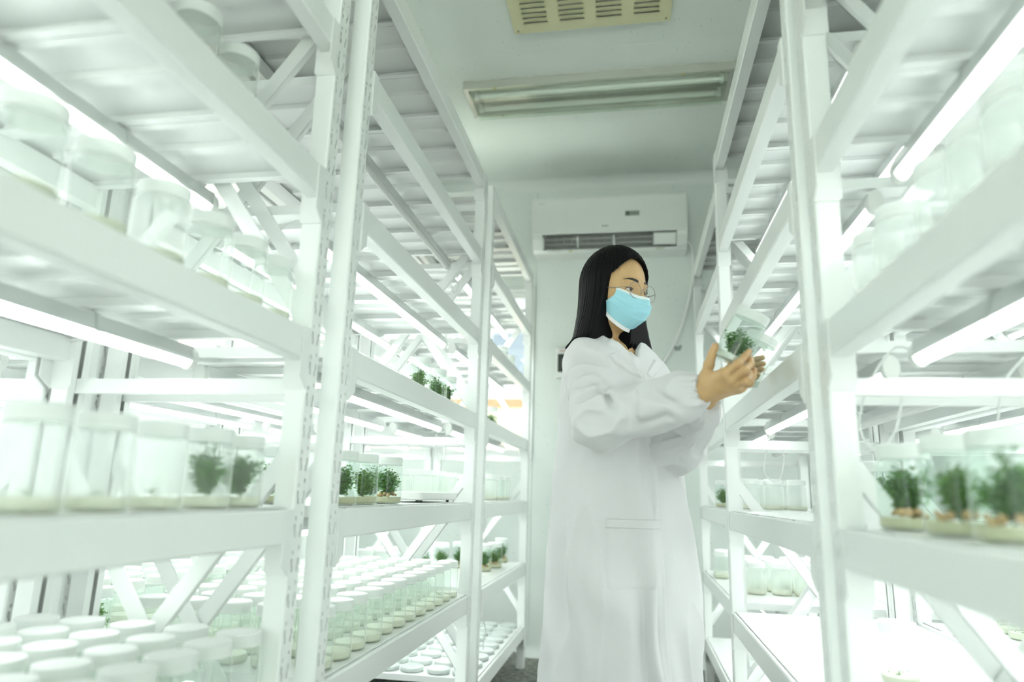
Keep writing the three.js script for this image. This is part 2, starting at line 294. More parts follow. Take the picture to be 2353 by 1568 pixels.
const jarGeo = {
  glass: lathe([[0.0001, 0.003], [0.030, 0.0015], [0.034, 0.0005], [0.0368, 0.003], [0.038, 0.008], [0.038, 0.090], [0.0372, 0.095], [0.0345, 0.0995], [0.0335, 0.103], [0.0335, 0.118]], 28),
  lid: lathe([[0.0338, 0.1005], [0.0362, 0.1005], [0.0362, 0.1035], [0.0354, 0.1045], [0.0354, 0.1075], [0.0360, 0.1085], [0.0360, 0.1195], [0.0350, 0.1215], [0.0330, 0.122], [0.0300, 0.1212], [0.0001, 0.1212]], 28),
  agar: lathe([[0.0001, 0.0035], [0.0345, 0.0035], [0.0365, 0.007], [0.0366, 0.0185], [0.0340, 0.0178], [0.0001, 0.0175]], 24),
};
function leafCloud(seed, { stems = 9, leaves = 34, height = 0.055, radius = 0.029, leaf = 0.0055, hue = 0, base = 0.017 }) {
  const r = rng(seed), pos = [], col = [];
  const quad = (p, dir, side, len, wid, c) => {
    const a = p.clone(), b = p.clone().addScaledVector(dir, len * 0.5).addScaledVector(side, wid), d = p.clone().addScaledVector(dir, len * 0.5).addScaledVector(side, -wid), e = p.clone().addScaledVector(dir, len);
    e.y -= len * 0.15;
    for (const q of [a, b, e, a, e, d]) { pos.push(q.x, q.y, q.z); col.push(...c); }
  };
  for (let s = 0; s < stems; s++) {
    const az = (s / stems) * 6.283 + r() * 0.8, lean = (0.04 + 0.96 * Math.pow(r(), 0.7)) * radius, h = height * (0.55 + 0.45 * r()) * (1.08 - 0.35 * lean / radius);
    const shade = 0.75 + 0.5 * r();
    for (let k = 0; k < leaves; k++) {
      const t = 0.12 + 0.88 * Math.pow((k + r()) / leaves, 0.8);
      const rad = lean * Math.pow(t, 0.8) + (r() - 0.5) * 0.008, spread = 0.011 * (0.4 + t) ;
      const p = V(Math.cos(az) * rad + (r() - 0.5) * spread, base + h * t + (r() - 0.5) * 0.006, Math.sin(az) * rad + (r() - 0.5) * spread);
      const q = Math.hypot(p.x, p.z); if (q > radius + 0.005) { p.x *= (radius + 0.005) / q; p.z *= (radius + 0.005) / q; }
      const th = r() * 6.283, up = (r() - 0.25) * 1.1, dir = V(Math.cos(th), up, Math.sin(th)).normalize(), side = V(r() - 0.5, r() - 0.5, r() - 0.5).cross(dir).normalize();
      const g = shade * (0.7 + 0.6 * r()), y = r() * 0.35 + hue;
      quad(p, dir, side, leaf * (0.6 + 0.8 * r()), leaf * 0.26, [0.062 * g + 0.10 * g * y, 0.235 * g + 0.07 * y * g, 0.026 * g]);
    }
  }
  const g = new THREE.BufferGeometry();
  g.setAttribute('position', new THREE.Float32BufferAttribute(pos, 3)); g.setAttribute('color', new THREE.Float32BufferAttribute(col, 3));
  g.setAttribute('uv', new THREE.Float32BufferAttribute(new Float32Array(pos.length / 3 * 2), 2)); g.computeVertexNormals(); return g;
}
const plantGeo = [
  leafCloud(11, { stems: 22, leaves: 70, height: 0.080, leaf: 0.0085, radius: 0.031 }), leafCloud(12, { stems: 22, leaves: 66, height: 0.074, hue: 0.3, leaf: 0.008, radius: 0.031 }), leafCloud(13, { stems: 20, leaves: 66, height: 0.084, radius: 0.030, leaf: 0.008 }),
];
const sproutGeo = [leafCloud(21, { stems: 3, leaves: 6, height: 0.014, radius: 0.016 }), leafCloud(22, { stems: 4, leaves: 7, height: 0.018, radius: 0.020, hue: 0.4 })];
const callusGeo = (() => { const r = rng(5), list = []; for (let i = 0; i < 12; i++) { const s = new THREE.IcosahedronGeometry(0.003 + r() * 0.004, 1); const a = r() * 6.28, d = Math.sqrt(r()) * 0.027; s.translate(Math.cos(a) * d, 0.020 + r() * 0.008, Math.sin(a) * d); list.push(s); } return merge(list); })();
M.callus = mat(0.60, 0.40, 0.20, 0.7);
const kinds = {      // glass, agar, plant, callus
  clear: ['glass', 'agar', null], misted: ['mist', 'agar', 'sprout'], leafy: ['glassHeld', 'agarDark', 'plant'], seedling: ['glass', 'agar', 'sprout'], browning: ['glassHeld', 'agarDark', 'plant', 1], foggy: ['mist', 'agar', 'plant'],
};
const kindWords = { clear: 'clear', misted: 'misted', leafy: 'leafy', seedling: 'sprouting', browning: 'green-and-orange', foggy: 'foggy leafy' };
const protoJars = new Map();
function protoJar(kind, v) {
  const key = kind + v;
  if (!protoJars.has(key)) {
    const [glass, agar, plant, callus] = kinds[kind], g = new THREE.Group(); g.name = 'culture_jar';
    mesh('glass', jarGeo.glass, M[glass], g); mesh('lid', jarGeo.lid, M.lid, g); mesh('agar', jarGeo.agar, M[agar], g);
    if (plant === 'plant') mesh('plantlet', plantGeo[v % 3], M.leaf, g);
    if (plant === 'sprout') mesh('plantlet', sproutGeo[v % 2], M.leaf, g);
    if (callus) mesh('callus', callusGeo, M.callus, g);
    protoJars.set(key, g);
  }
  return protoJars.get(key);
}
let jarCount = 0; const placed = [];
function jar(rack, lv, x, z, kind) {
  const v = jarCount++ % 3, g = dup(protoJar(kind, v));
  g.position.set(x, LEVELS[lv] + DECK, -z); g.rotation.y = rnd() * 6.28;
  const s = kind === 'clear' || kind === 'misted' ? 1 : 0.97 + rnd() * 0.05; g.scale.set(1, s, 1);
  placed.push({ g, rack, lv, x, z, kind });
  return tag(g, '', 'jar', 'culture jars on the rack shelves');
}
function block(rack, lv, xs, zs, kind, keep = () => true) { for (const z of zs) for (const x of xs) if (keep(x, z)) jar(rack, lv, x + (rnd() - 0.5) * 0.006, z + (rnd() - 0.5) * 0.006, typeof kind === 'function' ? kind(x, z) : kind); }
const steps = (a, b, n) => [...Array(n)].map((_, i) => a + ((b - a) * i) / (n - 1));
block('LN', 3, [-0.665], [0.600, 0.703, 0.821, 0.932, 1.034, 1.135], (x, z) => (z > 0.75 && z < 0.85 ? 'misted' : 'clear'));
block('LN', 4, [-0.688], [0.863, 0.977], 'clear');
block('LN', 2, [-0.665], [0.677, 0.778, 0.884], 'misted'); block('LN', 2, [-0.665], [0.997, 1.104], 'foggy'); jar('LM', 2, -0.765, 1.385, 'leafy');
block('LN', 1, steps(-0.66, -1.06, 5), steps(0.52, 1.14, 8), (x, z) => (rnd() < 0.2 ? 'seedling' : 'clear'));
jar('LM', 2, -0.65, 1.485, 'leafy'); jar('LM', 2, -0.65, 1.612, 'leafy'); jar('LM', 2, -0.712, 1.845, 'leafy'); jar('LM', 2, -0.648, 1.786, 'browning');
block('LM', 1, steps(-0.650, -1.03, 5), steps(1.42, 2.46, 12), () => (rnd() < 0.12 ? 'seedling' : 'clear'));
for (const z of [2.10, 2.30, 2.44]) jar('LM', 3, -0.68, z, 'leafy');
block('LF', 2, [-0.86, -0.95, -1.04], steps(2.79, 3.72, 10), (x, z) => (rnd() < 0.4 ? 'seedling' : 'misted'));
block('LF', 2, [-0.70], [3.34, 3.45, 3.56, 3.67, 3.77], (x, z) => (z > 3.5 ? 'seedling' : 'misted'));
for (const [x, z] of [[-0.92, 3.03], [-0.90, 3.28], [-0.84, 3.40], [-0.70, 3.31], [-0.68, 3.47], [-0.70, 3.76], [-0.80, 3.55]]) jar('LF', 1, x, z, 'browning');
block('LF', 1, [-1.0, -1.08], steps(2.76, 2.96, 3), 'clear');
jar('LF', 3, -0.70, 3.35, 'leafy');
for (const [x, z] of [[-0.68, 3.457], [-0.70, 3.585], [-0.68, 3.70], [-0.70, 3.79]]) jar('LF', 4, x, z, 'clear');
block('RN', 3, [0.39], [0.61, 0.70, 0.782, 0.866, 1.006, 1.114], 'misted');
for (const [x, z] of [[0.39, 1.099], [0.39, 0.939], [0.39, 0.813]]) jar('RN', 2, x, z, 'browning');
jar('RM', 2, 0.50, 1.53, 'browning'); jar('RM', 1, 0.54, 1.64, 'seedling');
for (const [x, z] of [[0.46, 2.46], [0.46, 2.28]]) jar('RM', 3, x, z, 'clear');
jar('RF', 2, 0.42, 3.43, 'leafy');
for (const [x, z] of [[0.47, 3.0], [0.565, 3.0], [0.66, 3.02], [0.52, 3.12], [0.615, 3.13], [0.75, 3.0]]) jar('RF', 2, x, z, 'misted');
for (const [x, z] of [[0.41, 3.5], [0.42, 3.6]]) jar('RF', 1, x, z, 'clear');
block('RF', 1, [0.48, 0.57, 0.66, 0.75], [2.98, 3.08, 3.18, 3.28], (x, z) => (rnd() < 0.3 ? 'seedling' : 'misted'));
for (const [x, z] of [[0.44, 2.9], [0.54, 2.88], [0.45, 3.02]]) jar('RF', 0, x, z, 'clear');
for (const [x, z] of [[1.10, 2.36], [1.10, 2.45], [1.08, 2.27]]) jar('RM2', 1, x, z, 'seedling');
for (const z of [2.80, 2.89]) jar('RF2', 1, 1.12, z, 'seedling');
for (const [x, z] of [[-1.24, 1.50], [-1.56, 2.34], [-1.60, 2.46], [-1.46, 2.42]]) jar('LM2', 1, x, z, 'leafy');
block('LM2', 1, [-1.25, -1.35, -1.45], steps(1.62, 2.22, 6), 'clear');

const ORDINAL = ['first', 'second', 'third', 'fourth', 'fifth', 'sixth', 'seventh', 'eighth', 'ninth', 'tenth', 'eleventh', 'twelfth', 'thirteenth'];
// row: counted from the aisle edge; along: counted from the air-conditioner end of that row
function placeLabels(list, word) {
  const shelves = new Map();
  for (const q of list) { const k = q.rack + q.lv; if (!shelves.has(k)) shelves.set(k, []); shelves.get(k).push(q); }
  for (const all of shelves.values()) {
    const near = (q) => Math.abs(q.x - RACKS[q.rack][0]), rows = [];
    for (const q of [...all].sort((a, b) => near(a) - near(b))) { const last = rows[rows.length - 1]; if (last && near(q) - near(last[0]) < 0.035) last.push(q); else rows.push([q]); }
    rows.forEach((row, i) => row.sort((a, b) => b.z - a.z).forEach((q, j) => { q.g.userData.label = (q.kind ? kindWords[q.kind] + ' ' : '') + word + ', ' + LEVEL_WORDS[q.lv] + ' shelf, ' + RACK_WORDS[q.rack] + ', ' + (rows.length > 1 ? ORDINAL[i] + ' row, ' : '') + (row.length > 1 ? ORDINAL[j] + ' along' : rows.length > 1 ? 'alone' : ''); q.g.userData.label = q.g.userData.label.replace(/, $/, ''); }));
  }
}
placeLabels(placed, 'jar');
const dishes = [];

// petri dishes on the lowest shelves
const dishGeo = { base: lathe([[0.0001, 0.001], [0.044, 0.001], [0.044, 0.013]], 28), lid: lathe([[0.0462, 0.004], [0.0462, 0.0165], [0.0445, 0.0175], [0.0001, 0.0175]], 28), agar: lathe([[0.0001, 0.0015], [0.0435, 0.0015], [0.0435, 0.006], [0.0001, 0.006]], 24) };
const protoDish = new THREE.Group(); protoDish.name = 'petri_dish';
mesh('base', dishGeo.base, M.dish, protoDish); mesh('lid', dishGeo.lid, M.dish, protoDish); mesh('agar', dishGeo.agar, M.agarGrey, protoDish);
for (const [rack, zs] of [['LM', steps(1.50, 2.46, 9)], ['LF', steps(2.78, 3.76, 9)]]) for (const z of zs) for (const x of steps(-0.652, -1.06, 5)) {
  const d = dup(protoDish); d.position.set(x + (rnd() - 0.5) * 0.006, LEVELS[0] + DECK, -z + (rnd() - 0.5) * 0.006);
  tag(d, '', 'petri dish', 'petri dishes on the lowest shelves'); dishes.push({ g: d, rack, lv: 0, x, z });
}
placeLabels(dishes, 'petri dish');
// white weighing tray on the third-lowest shelf
{
  const t = thing('weighing_tray', 'shallow white plastic tray on small feet among the jars', 'tray'); t.position.set(-0.715, LEVELS[2] + DECK, -2.29);
  const s = (w, l) => { const q = new THREE.Shape(); const r = 0.02; q.moveTo(-w + r, -l); q.lineTo(w - r, -l); q.quadraticCurveTo(w, -l, w, -l + r); q.lineTo(w, l - r); q.quadraticCurveTo(w, l, w - r, l); q.lineTo(-w + r, l); q.quadraticCurveTo(-w, l, -w, l - r); q.lineTo(-w, -l + r); q.quadraticCurveTo(-w, -l, -w + r, -l); return q; };
  const ring = s(0.075, 0.225); ring.holes.push(s(0.068, 0.218));
  const rim = new THREE.ExtrudeGeometry(ring, { depth: 0.018, bevelEnabled: true, bevelSize: 0.002, bevelThickness: 0.002, bevelSegments: 2 }); rim.rotateX(-Math.PI / 2); rim.translate(0, 0.012, 0);
  const bottom = new THREE.ExtrudeGeometry(s(0.073, 0.223), { depth: 0.004, bevelEnabled: false }); bottom.rotateX(-Math.PI / 2); bottom.translate(0, 0.008, 0);
  mesh('rim', rim, M.plastic, t); mesh('bottom', bottom, M.plastic, t);
  for (const [x, z] of [[-0.05, -0.18], [0.05, -0.18], [-0.05, 0.18], [0.05, 0.18]]) { const f = new THREE.CylinderGeometry(0.006, 0.005, 0.009, 10); f.translate(x, 0.0045, z); mesh('foot', f, M.darkgrey, t); }
}

// ---------------------------------------------------------------- things on the rear wall and the ceiling
{ // wall-mounted air conditioner; local z points away from the wall
  const a = thing('air_conditioner', 'white wall-mounted split air conditioner above the woman', 'air conditioner');
  a.position.set(-0.133, 2.37, WALL_Z);
  const W = 0.468;
  const prof = [[0.0, 0.332], [0.175, 0.332], [0.195, 0.326], [0.203, 0.310], [0.203, 0.092], [0.196, 0.070], [0.150, 0.016], [0.120, 0.002], [0.0, -0.002]];
  // side-view profile (z, y) extruded along x; the middle has the outlet cut away
  const section = (pts, x0, x1) => prism(pts.map(([z, y]) => [-z, y]), 'x', x0, x1);
  const cut = [[0.0, 0.332], [0.175, 0.332], [0.195, 0.326], [0.203, 0.310], [0.203, 0.094], [0.188, 0.112], [0.180, 0.290], [0.020, 0.290], [0.020, 0.050], [0.144, 0.014], [0.120, 0.002], [0.0, -0.002]];
  mesh('body', merge([section(prof, -W, -W + 0.062), section(cut, -W + 0.062, W - 0.062), section(prof, W - 0.062, W)]), M.acPlastic, a);
  const front = mesh('front_panel', rbox(-W - 0.002, W + 0.002, 0.098, 0.330, 0.1995, 0.2105, 0.004), M.acPlastic, a);
  mesh('closed_flap', section([[0.197, 0.084], [0.152, 0.027], [0.145, 0.031], [0.190, 0.089]], 0.27, W - 0.066), M.plastic, a);
  for (const k of [0.25, 0.72]) { const y = 0.08 - 0.056 * k, z = 0.190 - 0.045 * k; const l = mesh('louver', section([[z, y], [z - 0.004, y + 0.004], [z - 0.034, y + 0.024], [z - 0.034, y + 0.021]], -W + 0.066, 0.27), M.plastic, a); l.userData.label = 'white horizontal air louver'; }
  for (let i = 0; i < 14; i++) { const x = -W + 0.09 + i * 0.05; mesh('vane', section([[0.165, 0.085], [0.13, 0.045], [0.1, 0.062], [0.135, 0.108]], x, x + 0.002), M.bracket, a); }
  for (const x of [-W + 0.064, -0.192, 0.03]) mesh('divider', merge([section([[0.197, 0.080], [0.150, 0.022], [0.142, 0.028], [0.188, 0.088]], x, x + 0.007)]), M.plastic, a);
  const decal = (name, w, h, x, y, map, more = {}) => mesh(name, (() => { const g = new THREE.PlaneGeometry(w, h); g.translate(x, y, 0.2111); return g; })(), new THREE.MeshPhysicalMaterial({ map, roughness: 0.4, transparent: true, ...more }), front);
  decal('brand_mark', 0.080, 0.016, 0.0, 0.137, canvas(320, 64, (c) => { c.clearRect(0, 0, 320, 64); c.fillStyle = '#2e3a33'; c.font = 'bold 44px sans-serif'; c.beginPath(); c.ellipse(26, 34, 20, 15, -0.3, 0, 7); c.fill(); c.fillText('GREE', 56, 50); c.font = 'italic bold 40px serif'; c.fillText('格力', 196, 48); }));
  decal('series_mark', 0.045, 0.034, -0.405, 0.288, canvas(160, 120, (c) => { c.fillStyle = '#8b958f'; c.font = '30px sans-serif'; c.fillText('Super Air', 8, 34); c.fillStyle = '#3b453e'; c.font = 'bold 58px serif'; c.fillText('品悦', 20, 104); }));
  decal('rating_label', 0.086, 0.032, 0.145, 0.212, canvas(256, 96, (c) => { c.fillStyle = '#98a49c'; c.fillRect(0, 0, 256, 96); c.fillStyle = '#3f4a43'; c.fillRect(8, 8, 72, 80); c.fillStyle = '#c5cec8'; c.font = 'bold 40px sans-serif'; c.fillText('A', 30, 62); c.fillStyle = '#6a756e'; for (let i = 0; i < 4; i++) c.fillRect(96, 14 + i * 19, 148, 9); }));
  decal('display', 0.034, 0.022, 0.315, 0.240, canvas(96, 64, (c) => { c.fillStyle = '#e9f2f4'; c.font = 'bold 62px monospace'; c.fillText('26', 8, 56); }));
  const low = (name, w, h, x, map) => { const g = new THREE.PlaneGeometry(w, h); g.rotateX(0.47); g.translate(x, 0.0105, 0.1375); return mesh(name, g, new THREE.MeshPhysicalMaterial({ map, roughness: 0.5, transparent: true }), a); };
  low('warning_triangle', 0.026, 0.016, -0.235, canvas(64, 48, (c) => { c.fillStyle = '#c8c832'; c.beginPath(); c.moveTo(32, 4); c.lineTo(62, 44); c.lineTo(2, 44); c.fill(); c.fillStyle = '#4b4b1c'; c.fillRect(29, 18, 6, 18); }));
  low('small_print', 0.10, 0.014, -0.33, canvas(256, 36, (c) => { c.fillStyle = '#9aa59f'; for (let j = 0; j < 3; j++) for (let i = 0; i < 20; i++) if ((i * 7 + j * 3) % 5) c.fillRect(i * 12 + 4, 4 + j * 11, 9, 6); }));
  low('spec_plate', 0.05, 0.012, 0.31, canvas(128, 32, (c) => { c.fillStyle = '#a7ad92'; c.fillRect(0, 0, 128, 32); c.fillStyle = '#79806a'; c.fillRect(6, 8, 60, 14); }));
}
{ // plastic conduit leading down from the air conditioner
  const c = mesh(numbered('power_cable'), tube([[0.318, 2.47, WALL_Z + 0.04], [0.362, 2.44, WALL_Z + 0.02], [0.380, 2.33, WALL_Z + 0.0125], [0.368, 2.20, WALL_Z + 0.0125], [0.342, 2.06, WALL_Z + 0.0125], [0.30, 1.92, WALL_Z + 0.0125], [0.243, 1.787, WALL_Z + 0.0125], [0.19, 1.70, WALL_Z + 0.0125], [0.137, 1.64, WALL_Z + 0.0125], [0.05, 1.57, WALL_Z + 0.0125], [-0.08, 1.53, WALL_Z + 0.0125], [-0.18, 1.57, WALL_Z + 0.0125], [-0.24, 1.60, WALL_Z + 0.03]], 0.0085, 80, 8), mat(0.90, 0.91, 0.89, 0.4));
  scene.add(c); tag(c, 'white cable sagging down the wall from the air conditioner', 'cable');
}
{ // distribution box
  const b = thing('breaker_box', 'small white electrical breaker box with smoked window on the rear wall', 'breaker box');
  b.position.set(-0.335, 1.595, WALL_Z);
  mesh('case', rbox(-0.123, 0.123, 0, 0.19, 0, 0.052, 0.006), M.plastic, b);
  const d = mesh('door', rbox(-0.112, 0.112, 0.036, 0.148, 0.050, 0.058, 0.003), M.dark, b);
  mesh('breaker', merge([...Array(6)].map((_, i) => rbox(-0.09 + i * 0.031, -0.063 + i * 0.031, 0.06, 0.122, 0.0575, 0.0595, 0.001))), M.darkgrey, d);
  const g = new THREE.PlaneGeometry(0.22, 0.03); g.translate(0, 0.168, 0.0523);
  mesh('label_strip', g, new THREE.MeshPhysicalMaterial({ transparent: true, roughness: 0.5, map: canvas(440, 60, (c) => { c.fillStyle = '#b8423e'; c.font = 'bold 30px sans-serif'; c.fillText('DAYTON', 18, 40); c.fillStyle = '#444'; c.fillRect(160, 20, 14, 18); c.fillRect(180, 20, 14, 18); c.fillStyle = '#d9d832'; c.fillRect(206, 8, 60, 44); c.fillStyle = '#555'; c.font = 'bold 24px sans-serif'; c.fillText('⚡', 224, 38); }) }), b);
}
{ // butterfly wall sticker
  const s = new THREE.Shape(); s.moveTo(0, -0.010); s.bezierCurveTo(0.006, -0.020, 0.018, -0.018, 0.016, -0.006); s.bezierCurveTo(0.026, -0.002, 0.028, 0.018, 0.020, 0.017); s.bezierCurveTo(0.012, 0.017, 0.004, 0.008, 0, 0.006); s.bezierCurveTo(-0.004, 0.008, -0.012, 0.017, -0.020, 0.017); s.bezierCurveTo(-0.028, 0.018, -0.026, -0.002, -0.016, -0.006); s.bezierCurveTo(-0.018, -0.018, -0.006, -0.020, 0, -0.010);
  const g = new THREE.ExtrudeGeometry(s, { depth: 0.003, bevelEnabled: true, bevelSize: 0.001, bevelThickness: 0.001, bevelSegments: 1 });
  const m = mesh('wall_sticker', g, mat(0.30, 0.34, 0.32, 0.4, { metalness: 0.3 }), scene); m.position.set(0.274, 1.785, WALL_Z + 0.001); m.rotation.z = 0.05;
  tag(m, 'small grey butterfly stuck on the rear wall', 'sticker');
}
{ // beige ventilation panel in the ceiling
  const v = thing('ceiling_vent', 'beige ceiling panel with rows of pressed ventilation louvers', 'vent'); v.position.set(-0.160, CEIL, -2.39);
  const W = 0.338, D = 0.23, Y = -0.028, sheet = new THREE.Shape([[-W, -D], [W, -D], [W, D], [-W, D]].map((q) => new THREE.Vector2(...q)));      // x, -z
  const spots = []; for (let c = 0; c < 4; c++) for (let r = 0; r < 12; r++) spots.push([-0.235 + c * 0.157, -0.165 + r * 0.030]);
  for (const [x, z] of spots) sheet.holes.push(new THREE.Path([[x - 0.051, -z - 0.007], [x + 0.051, -z - 0.007], [x + 0.051, -z + 0.007], [x - 0.051, -z + 0.007]].map((q) => new THREE.Vector2(...q))));
  const plate = new THREE.ExtrudeGeometry(sheet, { depth: 0.0016, bevelEnabled: false }); plate.rotateX(-Math.PI / 2); plate.translate(0, Y, 0);
  mesh('plate', merge([plate, box(-W, -W + 0.002, Y + 0.001, 0, -D, D), box(W - 0.002, W, Y + 0.001, 0, -D, D), box(-W + 0.002, W - 0.002, Y + 0.001, 0, -D, -D + 0.002), box(-W + 0.002, W - 0.002, Y + 0.001, 0, D - 0.002, D)]), M.beige, v);
  const hood = (() => { const g = prism([[0.008, Y], [-0.005, Y - 0.0085], [-0.0062, Y - 0.0078], [0.006, Y + 0.001]], 'x', -0.053, 0.053); return merge([g, prism([[0.008, Y], [-0.005, Y - 0.0085], [-0.002, Y]], 'x', -0.0545, -0.053), prism([[0.008, Y], [-0.005, Y - 0.0085], [-0.002, Y]], 'x', 0.053, 0.0545)]); })();
  for (const [x, z] of spots) mesh('louver', hood, M.beige, v).position.set(x, 0, z);
  for (const [x, z] of [[-0.318, -0.21], [0.318, -0.21], [-0.318, 0.21], [0.318, 0.21]]) { const s = new THREE.CylinderGeometry(0.004, 0.004, 0.004, 10); s.translate(x, -0.0295, z); mesh('screw', s, M.clip, v); }
}
{ // unlit twin fluorescent fitting with a clear cover
  const f = thing('ceiling_light', 'unlit twin fluorescent ceiling light with a clear plastic cover', 'ceiling light'); f.position.set(-0.165, CEIL, -3.115);
  const L = 0.655, w = 0.135, yb = -0.045;
  mesh('tray', merge([prism([[-w, yb], [-w + 0.018, yb], [-w + 0.022, yb + 0.006], [-0.05, -0.008], [0, -0.022], [0.05, -0.008], [w - 0.022, yb + 0.006], [w - 0.018, yb], [w, yb], [w, 0], [-w, 0]], 'x', -L, L), box(-L - 0.003, -L + 0.02, yb + 0.0006, -0.0006, -w + 0.001, w - 0.001), box(L - 0.02, L + 0.003, yb + 0.0006, -0.0006, -w + 0.001, w - 0.001)]), M.steel, f);
  const tubeMat = mat(0.86, 0.87, 0.84, 0.3);
  for (const z of [-0.058, 0.058]) {
    const t = new THREE.CylinderGeometry(0.0135, 0.0135, 2 * (L - 0.06), 16); t.rotateZ(Math.PI / 2); t.translate(0, -0.042, z); const tb = mesh('fluorescent_tube', t, tubeMat, f);
    for (const q of [-1, 1]) { const c = new THREE.CylinderGeometry(0.0142, 0.0142, 0.022, 16); c.rotateZ(Math.PI / 2); c.translate(q * (L - 0.064), -0.042, z); mesh('tube_cap', c, M.alu, tb); mesh('socket', rbox(q * (L - 0.05) - 0.008, q * (L - 0.05) + 0.008, -0.058, -0.015, z - 0.012, z + 0.012), M.plastic, f); }
  }
  const cover = merge([prism([[-0.115, yb], [-0.105, -0.078], [0.105, -0.078], [0.115, yb], [0.1135, yb], [0.1038, -0.0766], [-0.1038, -0.0766], [-0.1135, yb]], 'x', -L + 0.03, L - 0.03)]);
  mesh('cover', cover, new THREE.MeshPhysicalMaterial({ color: new THREE.Color().setRGB(0.93, 0.96, 0.93), transmission: 1, roughness: 0.16, ior: 1.35, side: THREE.DoubleSide }), f);
  for (const x of [-0.5, 0.42]) for (const z of [-w + 0.008, w - 0.008]) { const k = new THREE.SphereGeometry(0.008, 12, 8); k.translate(x, yb, z); mesh('knob', k, mat(0.62, 0.55, 0.28, 0.25, { metalness: 0.7 }), f); }
}
// hanging cords of the tubes
function hangingCord(points, label) { const c = mesh(numbered('tube_cord'), tube(points, 0.0022, 28, 6), M.cord); scene.add(c); tag(c, label, 'cord', 'thin white cords of the light tubes'); }
hangingCord([[0.473, 1.15, -1.222], [0.45, 1.165, -1.245], [0.405, 1.10, -1.262], [0.385, 1.02, -1.262], [0.41, 0.985, -1.262], [0.44, 1.02, -1.262], [0.455, 1.09, -1.250]], 'white cord looping below the tie bar, third wall-side rack from the air conditioner');
hangingCord([[0.708, 1.15, -1.222], [0.68, 1.168, -1.240], [0.62, 1.11, -1.26], [0.60, 1.04, -1.262]], 'white cord curving off the rear tube, third wall-side rack from the air conditioner');
hangingCord([[-0.744, 1.48, -1.406], [-0.750, 1.50, -1.37], [-0.79, 1.45, -1.33], [-0.80, 1.36, -1.29]], 'white cord drooping off the tube end between two window-side racks');
hangingCord([[-0.744, 1.812, -2.592], [-0.735, 1.845, -2.61], [-0.715, 1.80, -2.63], [-0.705, 1.73, -2.63], [-0.72, 1.70, -2.625], [-0.74, 1.75, -2.61]], 'white cord looped at the end of the unlit tube');
hangingCord([[-0.744, 1.15, -2.592], [-0.735, 1.16, -2.61], [-0.725, 1.08, -2.63], [-0.74, 1.00, -2.63], [-0.765, 1.06, -2.625], [-0.76, 1.12, -2.61]], 'white cord looped beside the tie bar, second window-side rack');
hangingCord([[0.474, 1.15, -2.537], [0.47, 1.09, -2.56], [0.46, 0.99, -2.575], [0.50, 0.965, -2.575], [0.525, 1.04, -2.572], [0.52, 1.11, -2.56]], 'white cord looped at the end of the rack the woman faces');
hangingCord([[-0.598, 0.479, -2.72], [-0.575, 0.43, -2.735], [-0.565, 0.38, -2.745], [-0.572, 0.33, -2.745], [-0.568, 0.315, -2.74]], 'short grey cord dangling off the second-lowest shelf at the window side');

